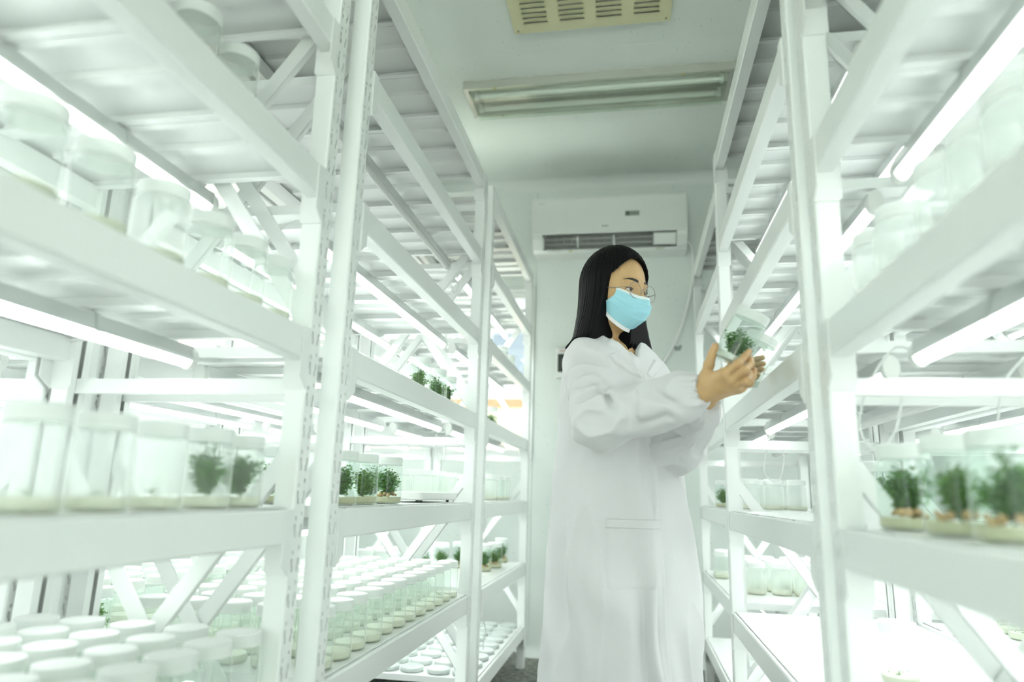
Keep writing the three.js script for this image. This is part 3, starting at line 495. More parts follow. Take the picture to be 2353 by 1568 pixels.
// ---------------------------------------------------------------- the woman with the jars
function surfaceNet(f, lo, hi, h) {
  const n = [0, 1, 2].map((a) => Math.ceil((hi[a] - lo[a]) / h) + 1), [nx, ny, nz] = n, val = new Float32Array(nx * ny * nz), id = new Int32Array(nx * ny * nz).fill(-1);
  const at = (i, j, k) => (k * ny + j) * nx + i;
  for (let k = 0; k < nz; k++) for (let j = 0; j < ny; j++) for (let i = 0; i < nx; i++) val[at(i, j, k)] = f(lo[0] + i * h, lo[1] + j * h, lo[2] + k * h);
  const pos = [], idx = [];
  const C = [[0, 0, 0], [1, 0, 0], [0, 1, 0], [1, 1, 0], [0, 0, 1], [1, 0, 1], [0, 1, 1], [1, 1, 1]], E = [[0, 1], [2, 3], [4, 5], [6, 7], [0, 2], [1, 3], [4, 6], [5, 7], [0, 4], [1, 5], [2, 6], [3, 7]];
  for (let k = 0; k < nz - 1; k++) for (let j = 0; j < ny - 1; j++) for (let i = 0; i < nx - 1; i++) {
    const v = C.map((c) => val[at(i + c[0], j + c[1], k + c[2])]); let neg = 0; for (const q of v) if (q < 0) neg++;
    if (neg === 0 || neg === 8) continue;
    let x = 0, y = 0, z = 0, m = 0;
    for (const [a, b] of E) if ((v[a] < 0) !== (v[b] < 0)) { const t = v[a] / (v[a] - v[b]); x += C[a][0] + t * (C[b][0] - C[a][0]); y += C[a][1] + t * (C[b][1] - C[a][1]); z += C[a][2] + t * (C[b][2] - C[a][2]); m++; }
    id[at(i, j, k)] = pos.length / 3; pos.push(lo[0] + (i + x / m) * h, lo[1] + (j + y / m) * h, lo[2] + (k + z / m) * h);
  }
  const quad = (a, b, c, d, flip) => { if (a < 0 || b < 0 || c < 0 || d < 0) return; if (flip) idx.push(a, c, b, a, d, c); else idx.push(a, b, c, a, c, d); };
  for (let k = 1; k < nz - 1; k++) for (let j = 1; j < ny - 1; j++) for (let i = 1; i < nx - 1; i++) {
    const s = val[at(i, j, k)] < 0;
    if (s !== val[at(i + 1, j, k)] < 0) quad(id[at(i, j - 1, k - 1)], id[at(i, j, k - 1)], id[at(i, j, k)], id[at(i, j - 1, k)], !s);
    if (s !== val[at(i, j + 1, k)] < 0) quad(id[at(i - 1, j, k - 1)], id[at(i - 1, j, k)], id[at(i, j, k)], id[at(i, j, k - 1)], !s);
    if (s !== val[at(i, j, k + 1)] < 0) quad(id[at(i - 1, j - 1, k)], id[at(i, j - 1, k)], id[at(i, j, k)], id[at(i - 1, j, k)], !s);
  }
  const N = new Float32Array(pos.length), e = h * 0.6;
  for (let q = 0; q < pos.length; q += 3) { const [x, y, z] = [pos[q], pos[q + 1], pos[q + 2]]; const a = f(x + e, y, z) - f(x - e, y, z), b = f(x, y + e, z) - f(x, y - e, z), c = f(x, y, z + e) - f(x, y, z - e), l = Math.hypot(a, b, c) || 1; N[q] = a / l; N[q + 1] = b / l; N[q + 2] = c / l; }
  const g = new THREE.BufferGeometry();
  g.setAttribute('position', new THREE.Float32BufferAttribute(pos, 3)); g.setAttribute('normal', new THREE.BufferAttribute(N, 3)); g.setAttribute('uv', new THREE.BufferAttribute(new Float32Array(pos.length / 3 * 2), 2)); g.setIndex(idx); return g;
}
const smin = (a, b, k) => { const h = Math.max(k - Math.abs(a - b), 0) / k; return Math.min(a, b) - h * h * k * 0.25; };
const smax = (a, b, k) => -smin(-a, -b, k);
const clamp = (x, a = 0, b = 1) => Math.min(b, Math.max(a, x));
const sstep = (a, b, x) => { const t = clamp((x - a) / (b - a)); return t * t * (3 - 2 * t); };
const ell = (x, y, z, a, b, c) => { const k0 = Math.hypot(x / a, y / b, z / c), k1 = Math.hypot(x / (a * a), y / (b * b), z / (c * c)); return k1 < 1e-9 ? -Math.min(a, b, c) : (k0 * (k0 - 1)) / k1; };
function cap(x, y, z, a, b, ra, rb) {      // tapered capsule
  const dx = b[0] - a[0], dy = b[1] - a[1], dz = b[2] - a[2], px = x - a[0], py = y - a[1], pz = z - a[2], t = clamp((px * dx + py * dy + pz * dz) / (dx * dx + dy * dy + dz * dz));
  return Math.hypot(px - t * dx, py - t * dy, pz - t * dz) - (ra + (rb - ra) * t);
}
const table = (rows, y) => { if (y <= rows[0][0]) return rows[0].slice(1); for (let i = 1; i < rows.length; i++) if (y <= rows[i][0]) { const t = sstep(0, 1, (y - rows[i - 1][0]) / (rows[i][0] - rows[i - 1][0])) * 0.5 + 0.5 * (y - rows[i - 1][0]) / (rows[i][0] - rows[i - 1][0]); return rows[i].slice(1).map((b, k) => rows[i - 1][k + 1] + (b - rows[i - 1][k + 1]) * t); } return rows[rows.length - 1].slice(1); };

const person = thing('person', 'woman in white lab coat, blue mask and round glasses holding up jars', 'person');
const PX = -0.035, PZ = -1.94; person.position.set(PX, 0, PZ);
const local = (g) => { g.translate(-PX, 0, -PZ); return g; };
const yaw = 38 * Math.PI / 180, BF = [Math.sin(yaw), Math.cos(yaw)], BL = [Math.cos(yaw), -Math.sin(yaw)];     // body: forward and her left, as (x, z)
const bodyU = (x, z) => (x - PX) * BL[0] + (z - PZ) * BL[1], bodyV = (x, z) => (x - PX) * BF[0] + (z - PZ) * BF[1];
const fromBody = (u, y, v) => [PX + u * BL[0] + v * BF[0], y, PZ + u * BL[1] + v * BF[1]];
// head frame
const hy = 49 * Math.PI / 180, hp = 4 * Math.PI / 180;
const HO = [-0.041, 1.468, -1.930], HX = [Math.cos(hy), 0, -Math.sin(hy)], HZ = [Math.sin(hy) * Math.cos(hp), -Math.sin(hp), Math.cos(hy) * Math.cos(hp)], HY = [Math.sin(hy) * Math.sin(hp), Math.cos(hp), Math.cos(hy) * Math.sin(hp)];
const dot = (a, x, y, z) => a[0] * x + a[1] * y + a[2] * z;
const headM = new THREE.Matrix4().makeBasis(V(...HX), V(...HY), V(...HZ)).setPosition(...HO);
const fromHead = (x, y, z) => V(x, y, z).applyMatrix4(headM);
function headSDF(x, y, z) {            // in the head's own axes: eyes at y = 0
  const ax = Math.abs(x);
  let d = smin(ell(x, y - 0.038, z + 0.012, 0.0745, 0.094, 0.097), ell(x, y + 0.026, z - 0.022, 0.0575, 0.080, 0.065), 0.03);
  d = smin(d, ell(x, y + 0.066, z - 0.016, 0.042, 0.036, 0.040), 0.025);
  d = smin(d, ell(ax - 0.032, y + 0.026, z - 0.052, 0.025, 0.027, 0.025), 0.022);
  d = smin(d, cap(ax, y, z, [0.010, 0.024, 0.083], [0.046, 0.026, 0.068], 0.005, 0.004), 0.014);
  d = smax(d, -(Math.hypot(ax - 0.032, y - 0.002, z - 0.0965) - 0.0185), 0.012);
  d = smin(d, cap(x, y, z, [0, 0.004, 0.084], [0, -0.036, 0.104], 0.0065, 0.0115), 0.014);
  d = smin(d, ell(ax - 0.010, y + 0.040, z - 0.096, 0.008, 0.007, 0.010), 0.008);
  const ex = ax - 0.031, slit = 0.0050 * (1 - (ex / 0.0155) ** 2) - Math.abs(y - 0.0015 - 0.10 * ex), open = sstep(-0.0006, 0.0010, slit);
  d = smin(d, Math.hypot(ex, y - 0.002, z - 0.0700) - (0.0138 - 0.0030 * open), 0.0035);
  return d;
}
const neckA = [-0.066, 1.385, -1.955], neckB = [-0.060, 1.27, -1.968];
const TORSO = [[0.34, 0.232, 0.180, 0.006], [0.62, 0.208, 0.158, 0.004], [0.95, 0.188, 0.144, 0.0], [1.10, 0.174, 0.136, 0.0], [1.20, 0.164, 0.124, -0.002], [1.265, 0.146, 0.104, -0.008], [1.305, 0.114, 0.084, -0.014], [1.345, 0.070, 0.066, -0.017]];
const SR = [-0.122, 1.262, -1.858], ER = [-0.080, 1.076, -1.675], WR = [0.156, 1.130, -1.529], SL = [0.040, 1.246, -2.02], EL = [0.120, 1.030, -1.850], WL = [0.1720, 1.1300, -1.676];
function torso(x, y, z, grow) {
  const [a, b, o] = table(TORSO, y), u = bodyU(x, z), v = bodyV(x, z) - o, r = Math.hypot(u / a, v / b);
  let d = (r - 1) * Math.min(a, b) * 0.92 - grow;
  return smax(d, y - 1.352 - grow, 0.02);
}
function sleeve(x, y, z, S, E, W, R) {
  const upper = cap(x, y, z, S, E, R[0], R[1]);
  const dx = W[0] - E[0], dy = W[1] - E[1], dz = W[2] - E[2], L = Math.hypot(dx, dy, dz), px = x - E[0], py = y - E[1], pz = z - E[2], tt = (px * dx + py * dy + pz * dz) / (L * L), t = clamp(tt, 0, 1.05);
  const rr = t < 0.72 ? R[1] + (R[2] - R[1]) * (t / 0.72) : R[2] + 0.004 * Math.sin((t - 0.72) / 0.28 * Math.PI) - (R[2] - R[3]) * sstep(0.80, 1.0, t);
  const fore = Math.max(Math.hypot(px - t * dx, py - t * dy, pz - t * dz) - rr, (tt - 1) * L);
  return smin(upper, fore, 0.03);
}
let CREASES = [];
const CREASE_LINES = [[[0.0040, 1.122], [-0.0055, 1.0897], 0.006, 0.010], [[-0.0055, 1.0897], [-0.0010, 1.058], 0.010, 0.004], [[-0.055, 1.135], [-0.0126, 1.104], 0.004, 0.009], [[0.044, 1.128], [0.098, 1.094], 0.005, 0.004], [[-0.085, 1.180], [-0.045, 1.100], 0.004, 0.004], [[0.018, 1.060], [0.075, 1.072], 0.003, 0.004]];
function coatOuter(x, y, z) {
  let d = torso(x, y, z, 0);
  const r = sleeve(x, y, z, SR, ER, WR, [0.067, 0.063, 0.058, 0.037]), l = sleeve(x, y, z, SL, EL, WL, [0.060, 0.058, 0.052, 0.036]), arm = Math.min(r, l);
  const wasTorso = d; d = smin(d, arm, 0.03);
  if (Math.abs(d) > 0.035) return d;
  const u = bodyU(x, z), v = bodyV(x, z), th = Math.atan2(v, u), skirt = sstep(1.12, 0.5, y), k = sstep(-0.02, 0.02, arm - wasTorso);      // k: 1 on the torso
  let w = 0;
  if (k > 0.01) {
    const s = th + 0.35 * noise.noise3d(y * 2.2, Math.cos(th) * 0.8, Math.sin(th) * 0.8);
    w += k * ((0.003 + 0.012 * skirt) * (0.55 * Math.sin(s * 8 + 0.7) + 0.45 * Math.sin(s * 13 + 2.1 + y * 1.5)) + 0.007 * (1 - Math.abs(noise.noise3d(x * 5 + 5, y * 1.8, z * 5))) ** 3 * sstep(1.34, 1.2, y) + 0.0025 * noise.noise3d(x * 9, y * 5, z * 9));
  }
  if (k < 0.99) {
    const R = r < l, E = R ? ER : EL, near = Math.exp(-(((x - E[0]) ** 2 + (y - E[1]) ** 2 + (z - E[2]) ** 2) / 0.02));
    const n1 = 1 - Math.abs(noise.noise3d(x * 8 + y * 6, y * 9 - x * 3, z * 7 + 3)), n2 = noise.noise3d(x * 8 + 9, y * 8, z * 8);
    const cuff = sstep(0.075, 0.0, Math.hypot(x - (R ? WR : WL)[0], y - (R ? WR : WL)[1], z - (R ? WR : WL)[2]));
    const a = Math.atan2(y - (R ? WR : WL)[1], z - (R ? WR : WL)[2]);
    w += (1 - k) * ((0.005 + 0.012 * near) * n1 ** 3 + 0.004 * n2 - 0.003 - 0.010 * near * Math.max(0, n1 - 0.88) * 5 + cuff * 0.0035 * Math.sin(a * 11 + 1));
  }
  let e = d - w;
  // the deep creases where the bent sleeve folds in on itself
  if (r < 0.03) for (const [a, b, ra, rb] of CREASES) e = smax(e, -cap(x, y, z, a, b, ra, rb), 0.022);
  return e;
}
{ const onSleeve = ([x, y]) => { let z = -1.45; for (let k = 0; k < 200 && z > -1.75; k++) { const d = coatOuter(x, y, z); if (d < 0.0005) break; z -= Math.max(0.0008, d * 0.6); } return [x, y, z - 0.001]; }; const made = CREASE_LINES.map(([a, b, ra, rb]) => [onSleeve(a), onSleeve(b), ra, rb]); CREASES = made; }
function coatSDF(x, y, z) {
  const o = coatOuter(x, y, z);
  let d = Math.max(o, -(o + 0.020 + 0.5 * sstep(1.21, 1.16, y)));
  if (Math.abs(o) < 0.05) {
    const u = bodyU(x, z) + 0.008, v = bodyV(x, z);
    d = Math.max(d, 0.36 - y);
    if (v > -0.03) d = Math.max(d, (y - (1.272 + 1.20 * Math.abs(u))) * 0.6);
    d = Math.max(d, y - 1.343);
  }
  return d;
}
function skinBody(x, y, z) {            // hidden torso, arms and legs under the clothes, coarse
  let d = torso(x, Math.max(y, 0.8), z, -0.024); d = Math.max(d, 0.80 - y);
  d = smin(d, cap(x, y, z, neckA, neckB, 0.040, 0.044), 0.03);
  for (const [S, E, W] of [[SR, ER, WR], [SL, EL, WL]]) d = smin(d, smin(cap(x, y, z, S, E, 0.045, 0.038), cap(x, y, z, E, W, 0.038, 0.026), 0.02), 0.03);
  for (const q of [-1, 1]) { const a = fromBody(q * 0.085, 0.84, 0), b = fromBody(q * 0.080, 0.45, 0.01), c = fromBody(q * 0.078, 0.09, -0.01); d = smin(d, smin(cap(x, y, z, a, b, 0.082, 0.058), cap(x, y, z, b, c, 0.056, 0.036), 0.02), 0.03); }
  return d;
}
const RH = { wrist: [0.1569, 1.1292, -1.525], th: [[0.1572, 1.1579, -1.512, 0.0125], [0.1641, 1.1828, -1.500, 0.0105], [0.1706, 1.2042, -1.492, 0.0092], [0.1765, 1.2195, -1.484, 0.0080]],
  f: [[[0.1921, 1.1574, -1.468, 0.0102], [0.216, 1.174, -1.447, 0.0090], [0.2333, 1.193, -1.465, 0.0078], [0.2437, 1.2058, -1.4745, 0.0068]], [[0.2043, 1.1461, -1.472, 0.0102], [0.2282, 1.1596, -1.445, 0.0090], [0.2448, 1.1775, -1.470, 0.0078], [0.2471, 1.1922, -1.482, 0.0068]], [[0.216, 1.1378, -1.482, 0.0098], [0.2330, 1.1400, -1.455, 0.0086], [0.2435, 1.1560, -1.482, 0.0074], [0.2448, 1.1685, -1.498, 0.0064]], [[0.2275, 1.1338, -1.497, 0.0088], [0.2420, 1.1390, -1.478, 0.0077], [0.2535, 1.1558, -1.494, 0.0068], [0.2580, 1.1714, -1.503, 0.0060]]] };
const LH = { wrist: [0.1835, 1.1447, -1.655], th: [[0.1978, 1.1653, -1.635, 0.0120], [0.2098, 1.1844, -1.615, 0.0102], [0.2238, 1.1979, -1.6050, 0.0088], [0.2335, 1.2101, -1.5950, 0.0078]],
  f: [[[0.2364, 1.1847, -1.646, 0.0098], [0.2644, 1.2136, -1.662, 0.0086], [0.2894, 1.2247, -1.655, 0.0075], [0.2996, 1.2248, -1.635, 0.0066]], [[0.2407, 1.173, -1.642, 0.0098], [0.2706, 1.1997, -1.658, 0.0086], [0.2914, 1.2087, -1.648, 0.0075], [0.2996, 1.209, -1.628, 0.0066]], [[0.2426, 1.1612, -1.636, 0.0095], [0.2723, 1.1855, -1.650, 0.0083], [0.289, 1.1935, -1.638, 0.0072], [0.2943, 1.1949, -1.618, 0.0063]], [[0.2426, 1.1505, -1.630, 0.0085], [0.2696, 1.171, -1.640, 0.0075], [0.282, 1.1778, -1.628, 0.0066], [0.2839, 1.1807, -1.610, 0.0058]]] };
function handSDF(H, from) {
  return (x, y, z) => {
    let d = cap(x, y, z, from, H.wrist, 0.027, 0.0215);
    H.f.forEach((f, i) => { d = smin(d, cap(x, y, z, H.wrist, f[0], 0.0185, 0.0115), 0.010); if (i) d = smin(d, cap(x, y, z, H.f[i - 1][0], f[0], 0.0095, 0.0095), 0.008); });
    d = smin(d, cap(x, y, z, H.wrist, H.th[0], 0.017, 0.0135), 0.010); d = smin(d, cap(x, y, z, H.th[0], H.f[0][0], 0.0105, 0.0085), 0.010);
    let fingers = 1;
    for (const f of [...H.f, H.th]) { let e = 1; for (let k = 0; k < 3; k++) e = smin(e, cap(x, y, z, f[k], f[k + 1], f[k][3], f[k + 1][3]), 0.003); for (let k = 1; k < 2; k++) e = smin(e, Math.hypot(x - f[k][0], y - f[k][1], z - f[k][2]) - f[k][3] * 1.05, 0.004); fingers = Math.min(fingers, e); }
    return smin(d, fingers, 0.0055);
  };
}
const tint = (g, fn) => { const p = g.attributes.position, c = new Float32Array(p.count * 3); for (let i = 0; i < p.count; i++) c.set(fn(p.getX(i), p.getY(i), p.getZ(i)), i * 3); g.setAttribute('color', new THREE.BufferAttribute(c, 3)); return g; };
const SKIN = [0.57, 0.365, 0.175];
{
  const hs = (x, y, z) => { const p = x - HO[0], q = y - HO[1], r = z - HO[2]; return smin(headSDF(dot(HX, p, q, r), dot(HY, p, q, r), dot(HZ, p, q, r)), cap(x, y, z, [-0.066, 1.40, -1.953], neckB, 0.042, 0.047), 0.02); };
  const head = surfaceNet(hs, [HO[0] - 0.13, 1.245, HO[2] - 0.13], [HO[0] + 0.13, 1.625, HO[2] + 0.13], 0.0026);
  const rh = surfaceNet(handSDF(RH, ER.map((e, k) => WR[k] + (e - WR[k]) * 0.25)), [0.06, 1.08, -1.60], [0.275, 1.24, -1.425], 0.0021);
  const lh = surfaceNet(handSDF(LH, EL.map((e, k) => WL[k] + (e - WL[k]) * 0.25)), [0.13, 1.08, -1.74], [0.325, 1.245, -1.575], 0.0026);
  const rest = surfaceNet(skinBody, [-0.32, 0.02, -2.20], [0.28, 1.38, -1.50], 0.012);
  const skinTone = (x, y, z) => { const n = 1 + 0.05 * noise.noise3d(x * 40, y * 40, z * 40); return SKIN.map((s) => s * n); };
  tint(head, (x, y, z) => (y < 1.272 ? [0.14, 0.06, 0.05] : skinTone(x, y, z)));
  const knuckle = [...RH.f, ...LH.f].flatMap((f) => [f[1], f[2]]), tips = [...RH.f, ...LH.f, RH.th, LH.th].map((f) => f[3]);
  for (const g of [rh, lh]) tint(g, (x, y, z) => { const s = skinTone(x, y, z); let k = 0; for (const q of knuckle) k = Math.max(k, 1 - Math.hypot(x - q[0], y - q[1], z - q[2]) / 0.012); let t = 0; for (const q of tips) t = Math.max(t, 1 - Math.hypot(x - q[0], y - q[1], z - q[2]) / 0.013); return [s[0] * (1 + 0.10 * Math.max(0, t)), s[1] * (1 - 0.10 * Math.max(0, k)), s[2] * (1 - 0.06 * Math.max(0, k) + 0.25 * Math.max(0, t))]; });
  tint(rest, (x, y, z) => (y < 0.86 ? [0.05, 0.05, 0.06] : y < 1.26 && torso(x, y, z, 0) < 0 ? [0.14, 0.06, 0.05] : SKIN));
  const body = mergeGeometries([head, rh, lh, rest]);
  mesh('body', local(body), new THREE.MeshPhysicalMaterial({ vertexColors: true, roughness: 0.5, sheen: 0.2, sheenRoughness: 0.6, sheenColor: new THREE.Color(0.9, 0.6, 0.5), side: THREE.DoubleSide }), person);
}
M.cloth = mat(0.66, 0.655, 0.665, 0.85, { sheen: 0.25, sheenRoughness: 0.5, sheenColor: new THREE.Color(1, 1, 1) });
const coat = mesh('lab_coat', local(surfaceNet(coatSDF, [-0.36, 0.33, -2.22], [0.30, 1.37, -1.48], 0.0058)), M.cloth, person);
// a patch of cloth laid on the coat: s, t in 0..1, start points and the way in
function clothPatch(start, way, ns, nt, lift, edge = true) {
  const pos = [], idx = [], at = (i, j) => j * (ns + 1) + i;
  for (let j = 0; j <= nt; j++) for (let i = 0; i <= ns; i++) {
    let p = V(...start(i / ns, j / nt)); const w = V(...way(i / ns, j / nt)).normalize();
    const off = edge && (i === 0 || j === 0 || i === ns || j === nt) ? 0.0002 : lift;
    for (let k = 0; k < 80; k++) { const d = coatOuter(p.x, p.y, p.z) - off; if (d < 0.0002) break; p.addScaledVector(w, Math.max(0.0005, d * 0.7)); }
    pos.push(p.x, p.y, p.z);
  }
  for (let j = 0; j < nt; j++) for (let i = 0; i < ns; i++) idx.push(at(i, j), at(i + 1, j), at(i + 1, j + 1), at(i, j), at(i + 1, j + 1), at(i, j + 1));
  const g = new THREE.BufferGeometry(); g.setAttribute('position', new THREE.Float32BufferAttribute(pos, 3)); g.setAttribute('uv', new THREE.BufferAttribute(new Float32Array(pos.length / 3 * 2), 2)); g.setIndex(idx); g.computeVertexNormals(); return local(g);
}
{
  const dir = 25 * Math.PI / 180, D = [BF[0] * Math.cos(dir) - BL[0] * Math.sin(dir), BF[1] * Math.cos(dir) - BL[1] * Math.sin(dir)], T = [D[1], -D[0]];
  const pk = (y0, y1, w0, w1, lift) => clothPatch((s, t) => { const a = w0 + (w1 - w0) * s; return [PX + D[0] * 0.32 + T[0] * a, y0 + (y1 - y0) * t, PZ + D[1] * 0.32 + T[1] * a]; }, () => [-D[0], 0, -D[1]], 22, 22, lift);
  const pocket = mesh('pocket', pk(0.680, 0.842, -0.070, 0.076, 0.0032), M.cloth, coat); mesh('pocket_hem', pk(0.822, 0.845, -0.071, 0.077, 0.0052), M.cloth, coat);
  for (const q of [-1, 1]) mesh('lapel', clothPatch((s, t) => { const u = -0.008 + q * (0.004 + s * 0.066 + t * 0.034 * (0.35 + 0.65 * s)), y = 1.268 + s * 0.068 - t * 0.020; return fromBody(u, y, 0.30); }, () => [-BF[0], -0.25, -BF[1]], 20, 8, 0.0062), M.cloth, coat);
  mesh('placket', clothPatch((s, t) => fromBody(-0.012 + 0.030 * s, 0.38 + 0.865 * t, 0.34), () => [-BF[0], 0, -BF[1]], 6, 70, 0.0035), M.cloth, coat);
}
{ // shoes
  for (const q of [-1, 1]) { const o = fromBody(q * 0.078, 0, 0.04); const s = mesh('shoe', local(surfaceNet((x, y, z) => { const u = (x - o[0]) * BL[0] + (z - o[2]) * BL[1], v = (x - o[0]) * BF[0] + (z - o[2]) * BF[1]; return Math.max(smin(ell(u, y - 0.03, v, 0.046, 0.045, 0.125), ell(u, y - 0.05, v + 0.055, 0.043, 0.06, 0.06), 0.03), -y); }, [o[0] - 0.17, -0.02, o[2] - 0.17], [o[0] + 0.17, 0.14, o[2] + 0.17], 0.008)), M.darkgrey, person); s.userData.label = 'dark low shoe'; }
}
// ---- hair
M.hair = mat(0.005, 0.005, 0.0055, 0.42, { specularIntensity: 0.16 });
const HAIR = [[-0.20, 0.136, 0.112, -0.014], [-0.16, 0.120, 0.106, -0.019], [-0.11, 0.104, 0.103, -0.022], [-0.05, 0.092, 0.106, -0.019], [0.042, 0.0885, 0.111, -0.016], [0.10, 0.0885, 0.111, -0.016]];
const hermite = (rows, y) => { let i = 0; while (i < rows.length - 2 && y > rows[i + 1][0]) i++; const a = rows[Math.max(0, i - 1)], b = rows[i], c = rows[i + 1], d = rows[Math.min(rows.length - 1, i + 2)], w = c[0] - b[0], t = clamp((y - b[0]) / w); return [1, 2, 3].map((k) => { const m0 = b === a ? (c[k] - b[k]) : (c[k] - a[k]) / (c[0] - a[0]) * w, m1 = c === d ? (c[k] - b[k]) : (d[k] - b[k]) / (d[0] - b[0]) * w; return (2 * t ** 3 - 3 * t * t + 1) * b[k] + (t ** 3 - 2 * t * t + t) * m0 + (3 * t * t - 2 * t ** 3) * c[k] + (t ** 3 - t * t) * m1; }); };
function hairSDF(x, y, z) {
  const capD = ell(x, y - 0.042, z + 0.016, 0.0885, 0.112, 0.111);
  const [rx, rz, cz] = hermite(HAIR, y), ang = Math.atan2(x, z - cz);
  const zz = z - cz - (x > 0 ? 0.022 * sstep(-0.04, -0.15, y) : 0);
  let curt = (Math.hypot(x / rx, zz / rz) - 1) * Math.min(rx, rz);
  const wave = noise.noise(ang * 2.2, 3.1), fine = noise.noise(ang * 11, y * 1.5), bottom = -0.152 + 0.010 * wave + 0.012 * noise.noise(ang * 9, 8.8) + (x < 0 ? -0.004 : 0.0);
  curt = Math.max(curt, (bottom - y) * 0.8);
  let d = y > 0.042 ? capD : curt;
  d += 0.0012 * fine + 0.0005 * noise.noise(ang * 20, y * 2);
  const yh = 0.098 - ((x + 0.006) / 0.060) ** 2 * 0.044, zf = x < 0 ? 0.031 + 0.16 * (y - 0.02) : 0.062 + 0.02 * y;
  d = smax(d, Math.min(yh - y, z - zf), 0.006);
  return d;
}
const hair = mesh('hair', (() => { const g = surfaceNet(hairSDF, [-0.15, -0.20, -0.15], [0.15, 0.175, 0.13], 0.0032); g.applyMatrix4(headM); return local(g); })(), M.hair, person);
{ // loose strands and flicked ends
  const r = rng(77), list = [];
  for (let i = 0; i < 230; i++) {
    const a = (r() < 0.55 ? -1 : 1) * (0.9 + r() * 2.1), [rx, rz, cz] = hermite(HAIR, -0.10), sx = Math.sin(a), sc = Math.cos(a);
    if (sc > 0.30 && sx < 0) continue;
    const out = 0.006 + r() * 0.018 + (sx > 0 && sc > 0 ? 0.016 * r() : 0), len = 0.02 + r() * 0.03, k = 0.985 + r() * 0.03;
    const p = [[-0.085, -0.030], [-0.120, -0.012], [-0.145, 0.000 + out * 0.4], [-0.150 - len * 0.4, 0.006 + out]].map(([y, o]) => { const [x1, z1, c1] = hermite(HAIR, y); return fromHead(sx * (x1 * k + o * 0.5), y, c1 + sc * (z1 * k + o * 0.5)); });
    list.push(tube(p, 0.0004 + r() * 0.0005, 8, 4));
  }
  for (let i = 0; i < 4; i++) { const t = r(), x0 = -0.01 - r() * 0.05, y0 = 0.095 - ((x0) / 0.06) ** 2 * 0.04; const p = [[x0, y0 + 0.012, 0.088 - 0.5 * Math.abs(x0)], [x0 - 0.006, y0 - 0.004, 0.092 - 0.6 * Math.abs(x0)], [x0 - 0.016 * t, y0 - 0.02 - 0.01 * t, 0.090 - 0.62 * Math.abs(x0 - 0.016 * t)]].map((q) => fromHead(...q)); list.push(tube(p, 0.00014, 6, 3)); }
  mesh('hair_ends', local(merge(list)), M.hair, hair);
}
// ---- eyes, brows
const headPart = (name, g, m, parent = person) => { g.applyMatrix4(headM); return mesh(name, local(g), m, parent); };
{
  const white = mat(0.74, 0.74, 0.72, 0.15), iris = mat(0.035, 0.02, 0.014, 0.1), browM = mat(0.035, 0.028, 0.022, 0.7);
  for (const q of [-1, 1]) {
    const e = new THREE.SphereGeometry(0.0124, 24, 16); e.translate(q * 0.031, 0.002, 0.0700); const eye = headPart('eye', e, white);
    const ir = new THREE.SphereGeometry(0.01255, 24, 10, 0, 6.2832, 0, 0.46); ir.rotateX(Math.PI / 2 + 0.12); ir.rotateY(-0.08); ir.translate(q * 0.031, 0.002, 0.0700); headPart('iris', ir, iris, eye);
    const lash = []; for (let i = 0; i <= 10; i++) { const ex = -0.0145 + 0.029 * i / 10, y = 0.0015 + 0.10 * ex + 0.0046 * (1 - (ex / 0.0155) ** 2); lash.push(V(q * (0.031 + ex), y, 0.0700 + Math.sqrt(Math.max(0, 0.0139 ** 2 - ex * ex - (y - 0.002) ** 2)))); }
    headPart('eyelashes', tube(lash, 0.0009, 20, 5), browM);
    const pos = [], idx = []; for (let i = 0; i <= 16; i++) { const t = i / 16, x = q * (0.012 + 0.040 * t), yc = 0.0265 + 0.0065 * Math.sin(t * 2.5) - 0.002 * t, w = 0.0037 * (0.55 + 0.6 * Math.sin(Math.min(1, t + 0.25) * 3.0)) * (1 - 0.75 * t ** 3); for (const s of [-1, 0, 1]) { let z = 0.13; for (let k = 0; k < 60; k++) { const d = headSDF(x, yc + s * w, z); if (d < 0.0012 - Math.abs(s) * 0.0008) break; z -= Math.max(0.0003, d * 0.8); } pos.push(x, yc + s * w, z); } }
    for (let i = 0; i < 16; i++) for (let s = 0; s < 2; s++) { const a = i * 3 + s; idx.push(a, a + 3, a + 4, a, a + 4, a + 1); }
    const g = new THREE.BufferGeometry(); g.setAttribute('position', new THREE.Float32BufferAttribute(pos, 3)); g.setAttribute('uv', new THREE.BufferAttribute(new Float32Array(pos.length / 3 * 2), 2)); g.setIndex(idx); g.computeVertexNormals(); headPart('eyebrow', g, browM);
  }
}
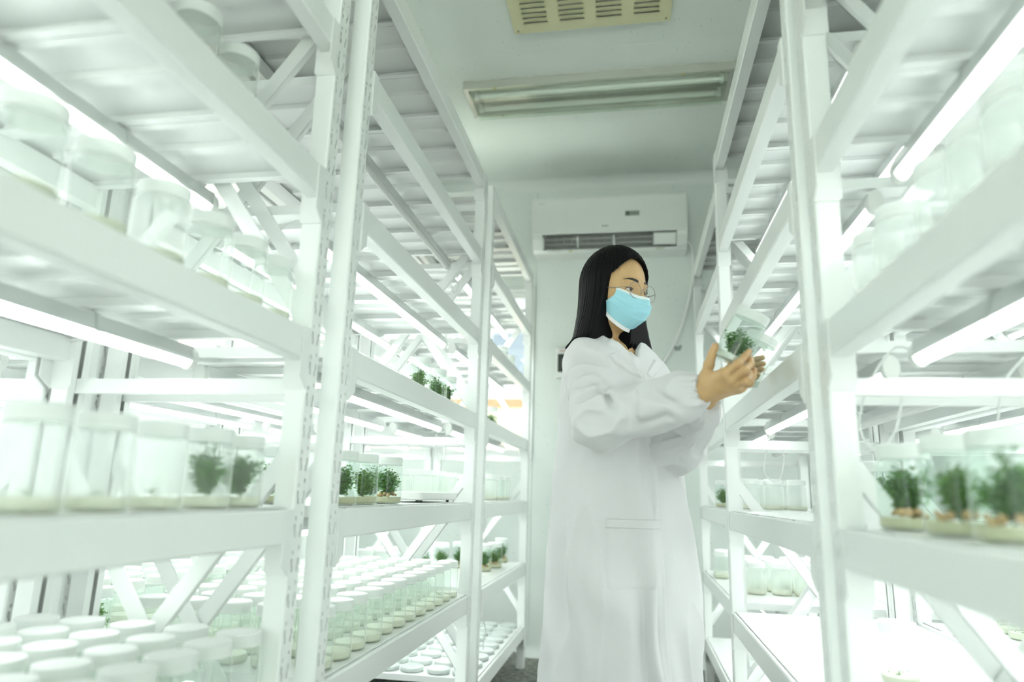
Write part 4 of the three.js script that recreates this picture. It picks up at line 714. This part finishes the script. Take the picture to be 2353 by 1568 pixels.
// ---- surgical mask
{
  const rows = [[0, [0.058, 0.003, 0.050], [0.049, -0.004, 0.070], [0.026, -0.016, 0.095], [0, -0.020, 0.109]], [0.33, [0.0600, -0.016, 0.046], [0.053, -0.027, 0.070], [0.031, -0.043, 0.097], [0, -0.048, 0.110]], [0.66, [0.0615, -0.027, 0.028], [0.054, -0.049, 0.058], [0.032, -0.068, 0.084], [0, -0.075, 0.096]], [1, [0.0620, -0.036, 0.002], [0.052, -0.069, 0.024], [0.031, -0.093, 0.044], [0, -0.104, 0.055]]];
  const sample = (a, b) => { const s = Math.sign(a) || 1, t = 1 - Math.abs(a); const curve = (row) => new THREE.CatmullRomCurve3([V(row[1][0] + 0.001, row[1][1] + 0.003, row[1][2] - 0.02), V(...row[1]), V(...row[2]), V(...row[3]), V(...row[4]), V(-row[3][0], row[3][1], row[3][2])]).getPoint((1 + 3 * t) / 5); const c = rows.map(curve); const p = new THREE.CatmullRomCurve3(c).getPoint(clamp(b)); p.x *= s; return p; };
  const sheet = (b0, b1, nb, lift) => {
    const na = 48, pos = [], idx = [];
    for (let j = 0; j <= nb; j++) for (let i = 0; i <= na; i++) {
      const a = -1 + 2 * i / na, b = b0 + (b1 - b0) * j / nb, p = sample(a, Math.min(b, 1)), q = V(p.x, 0.3 * (p.y + 0.06), p.z + 0.02).normalize();
      const saw = (c, w) => { const t = (b - c) / w; return t > 0 && t < 1 ? (1 - t) * sstep(0, 0.06, t) : 0; }, mid = 1 - 0.6 * Math.abs(a) ** 3;
      const pl = 0.0042 * mid * (saw(0.28, 0.22) + saw(0.50, 0.22) + saw(0.72, 0.24)), wr = 0.0012 * noise.noise3d(p.x * 50, p.y * 60, p.z * 30);
      for (let k = 0; k < 12; k++) { const e = headSDF(p.x, p.y, p.z) - 0.002; if (e >= 0) break; p.addScaledVector(q, -e * 1.1); }
      p.addScaledVector(q, pl + wr + lift); if (b > 1) { p.y -= (b - 1) * 0.09; p.z -= (b - 1) * 0.05; }
      pos.push(p.x, p.y, p.z);
    }
    for (let j = 0; j < nb; j++) for (let i = 0; i < na; i++) { const a = j * (na + 1) + i; idx.push(a, a + na + 1, a + 1, a + 1, a + na + 1, a + na + 2); }
    const g = new THREE.BufferGeometry(); g.setAttribute('position', new THREE.Float32BufferAttribute(pos, 3)); g.setAttribute('uv', new THREE.BufferAttribute(new Float32Array(pos.length / 3 * 2), 2)); g.setIndex(idx); g.computeVertexNormals(); return g;
  };
  const blue = mat(0.36, 0.68, 0.78, 0.8), paleBlue = mat(0.74, 0.83, 0.85, 0.8), cream = mat(0.82, 0.82, 0.83, 0.8);
  const mask = headPart('face_mask', sheet(0, 1, 60, 0.0035), blue);
  headPart('mask_top_band', sheet(0, 0.105, 6, 0.0043), paleBlue, mask); headPart('mask_chin_band', sheet(0.95, 1.10, 6, 0.0027), cream, mask);
  for (const q of [-1, 1]) { headPart('ear_loop', tube([[q * 0.0585, 0.006, 0.042], [q * 0.066, 0.011, 0.024], [q * 0.073, 0.016, 0.002], [q * 0.078, 0.012, -0.015]], 0.0016, 12, 6), cream, mask); headPart('ear_loop', tube([[q * 0.062, -0.038, 0.000], [q * 0.070, -0.030, -0.010], [q * 0.076, -0.015, -0.018]], 0.0016, 10, 6), cream, mask); }
}
// ---- round wire glasses
{
  const wire = mat(0.35, 0.34, 0.32, 0.25, { metalness: 0.9 }), lensM = new THREE.MeshPhysicalMaterial({ color: 0xffffff, transmission: 1, roughness: 0.02, ior: 1.5, side: THREE.DoubleSide });
  const list = [], lenses = [];
  for (const q of [-1, 1]) {
    const ring = []; for (let i = 0; i < 40; i++) { const a = i / 40 * Math.PI * 2; ring.push(V(q * 0.0315 + 0.0232 * Math.cos(a), -0.003 + 0.0228 * Math.sin(a), 0.0985 - 0.10 * Math.abs(q * 0.0232 * Math.cos(a) * (Math.cos(a) * q > 0 ? 1 : 0)))); }
    list.push(new THREE.TubeGeometry(new THREE.CatmullRomCurve3(ring, true), 60, 0.0009, 6, true));
    list.push(tube([[q * 0.0546, 0.002, 0.096], [q * 0.0600, 0.003, 0.090], [q * 0.066, 0.003, 0.060], [q * 0.0735, 0.008, 0.020], [q * 0.079, 0.011, -0.015]], 0.0009, 30, 6));
    list.push(tube([[q * 0.0105, -0.001, 0.0985], [q * 0.0085, -0.006, 0.099], [q * 0.0090, -0.010, 0.102]], 0.0006, 8, 5));
    const l = new THREE.CircleGeometry(0.0229, 40); l.translate(q * 0.0315, -0.003, 0.0983); lenses.push(l);
  }
  list.push(tube([[-0.0085, 0.000, 0.0985], [-0.004, 0.004, 0.1025], [0.004, 0.004, 0.1025], [0.0085, 0.000, 0.0985]], 0.0009, 14, 6));
  const gl = headPart('eyeglasses', merge(list), wire);
  for (const l of lenses) headPart('lens', l, lensM, gl);
}
// ---- the two jars she holds
function heldJar(at, axis, kind, label, plant) {
  const g = thing('culture_jar', label, 'jar', 'jars held in the woman\'s hands'); g.position.set(...at);
  g.quaternion.setFromUnitVectors(V(0, 1, 0), V(...axis).normalize());
  mesh('glass', jarGeo.glass, M.glassHeld, g); mesh('lid', jarGeo.lid, M.lid, g); mesh('agar', jarGeo.agar, M.agarGrey, g); mesh('plantlet', plant, M.leaf, g); return g;
}
heldJar([0.2031, 1.1884, -1.505], [0.47, 0.86, 0.15], 'leafy', 'tilted glass jar of feathery green plantlets gripped in her raised hand', leafCloud(31, { stems: 30, leaves: 95, height: 0.062, radius: 0.0315, leaf: 0.0062 }));
heldJar([0.243, 1.160, -1.608], [0.44, 0.87, 0.12], 'seedling', 'second tilted culture jar with few sprouts, held behind the leafy one', leafCloud(32, { stems: 7, leaves: 26, height: 0.03, radius: 0.030, leaf: 0.006 }));

scene.traverse((o) => { if (o.isMesh) { o.castShadow = true; o.receiveShadow = true; } else if (o.isLight && !o.isRectAreaLight) o.castShadow = true; });
renderer.render(scene, camera);
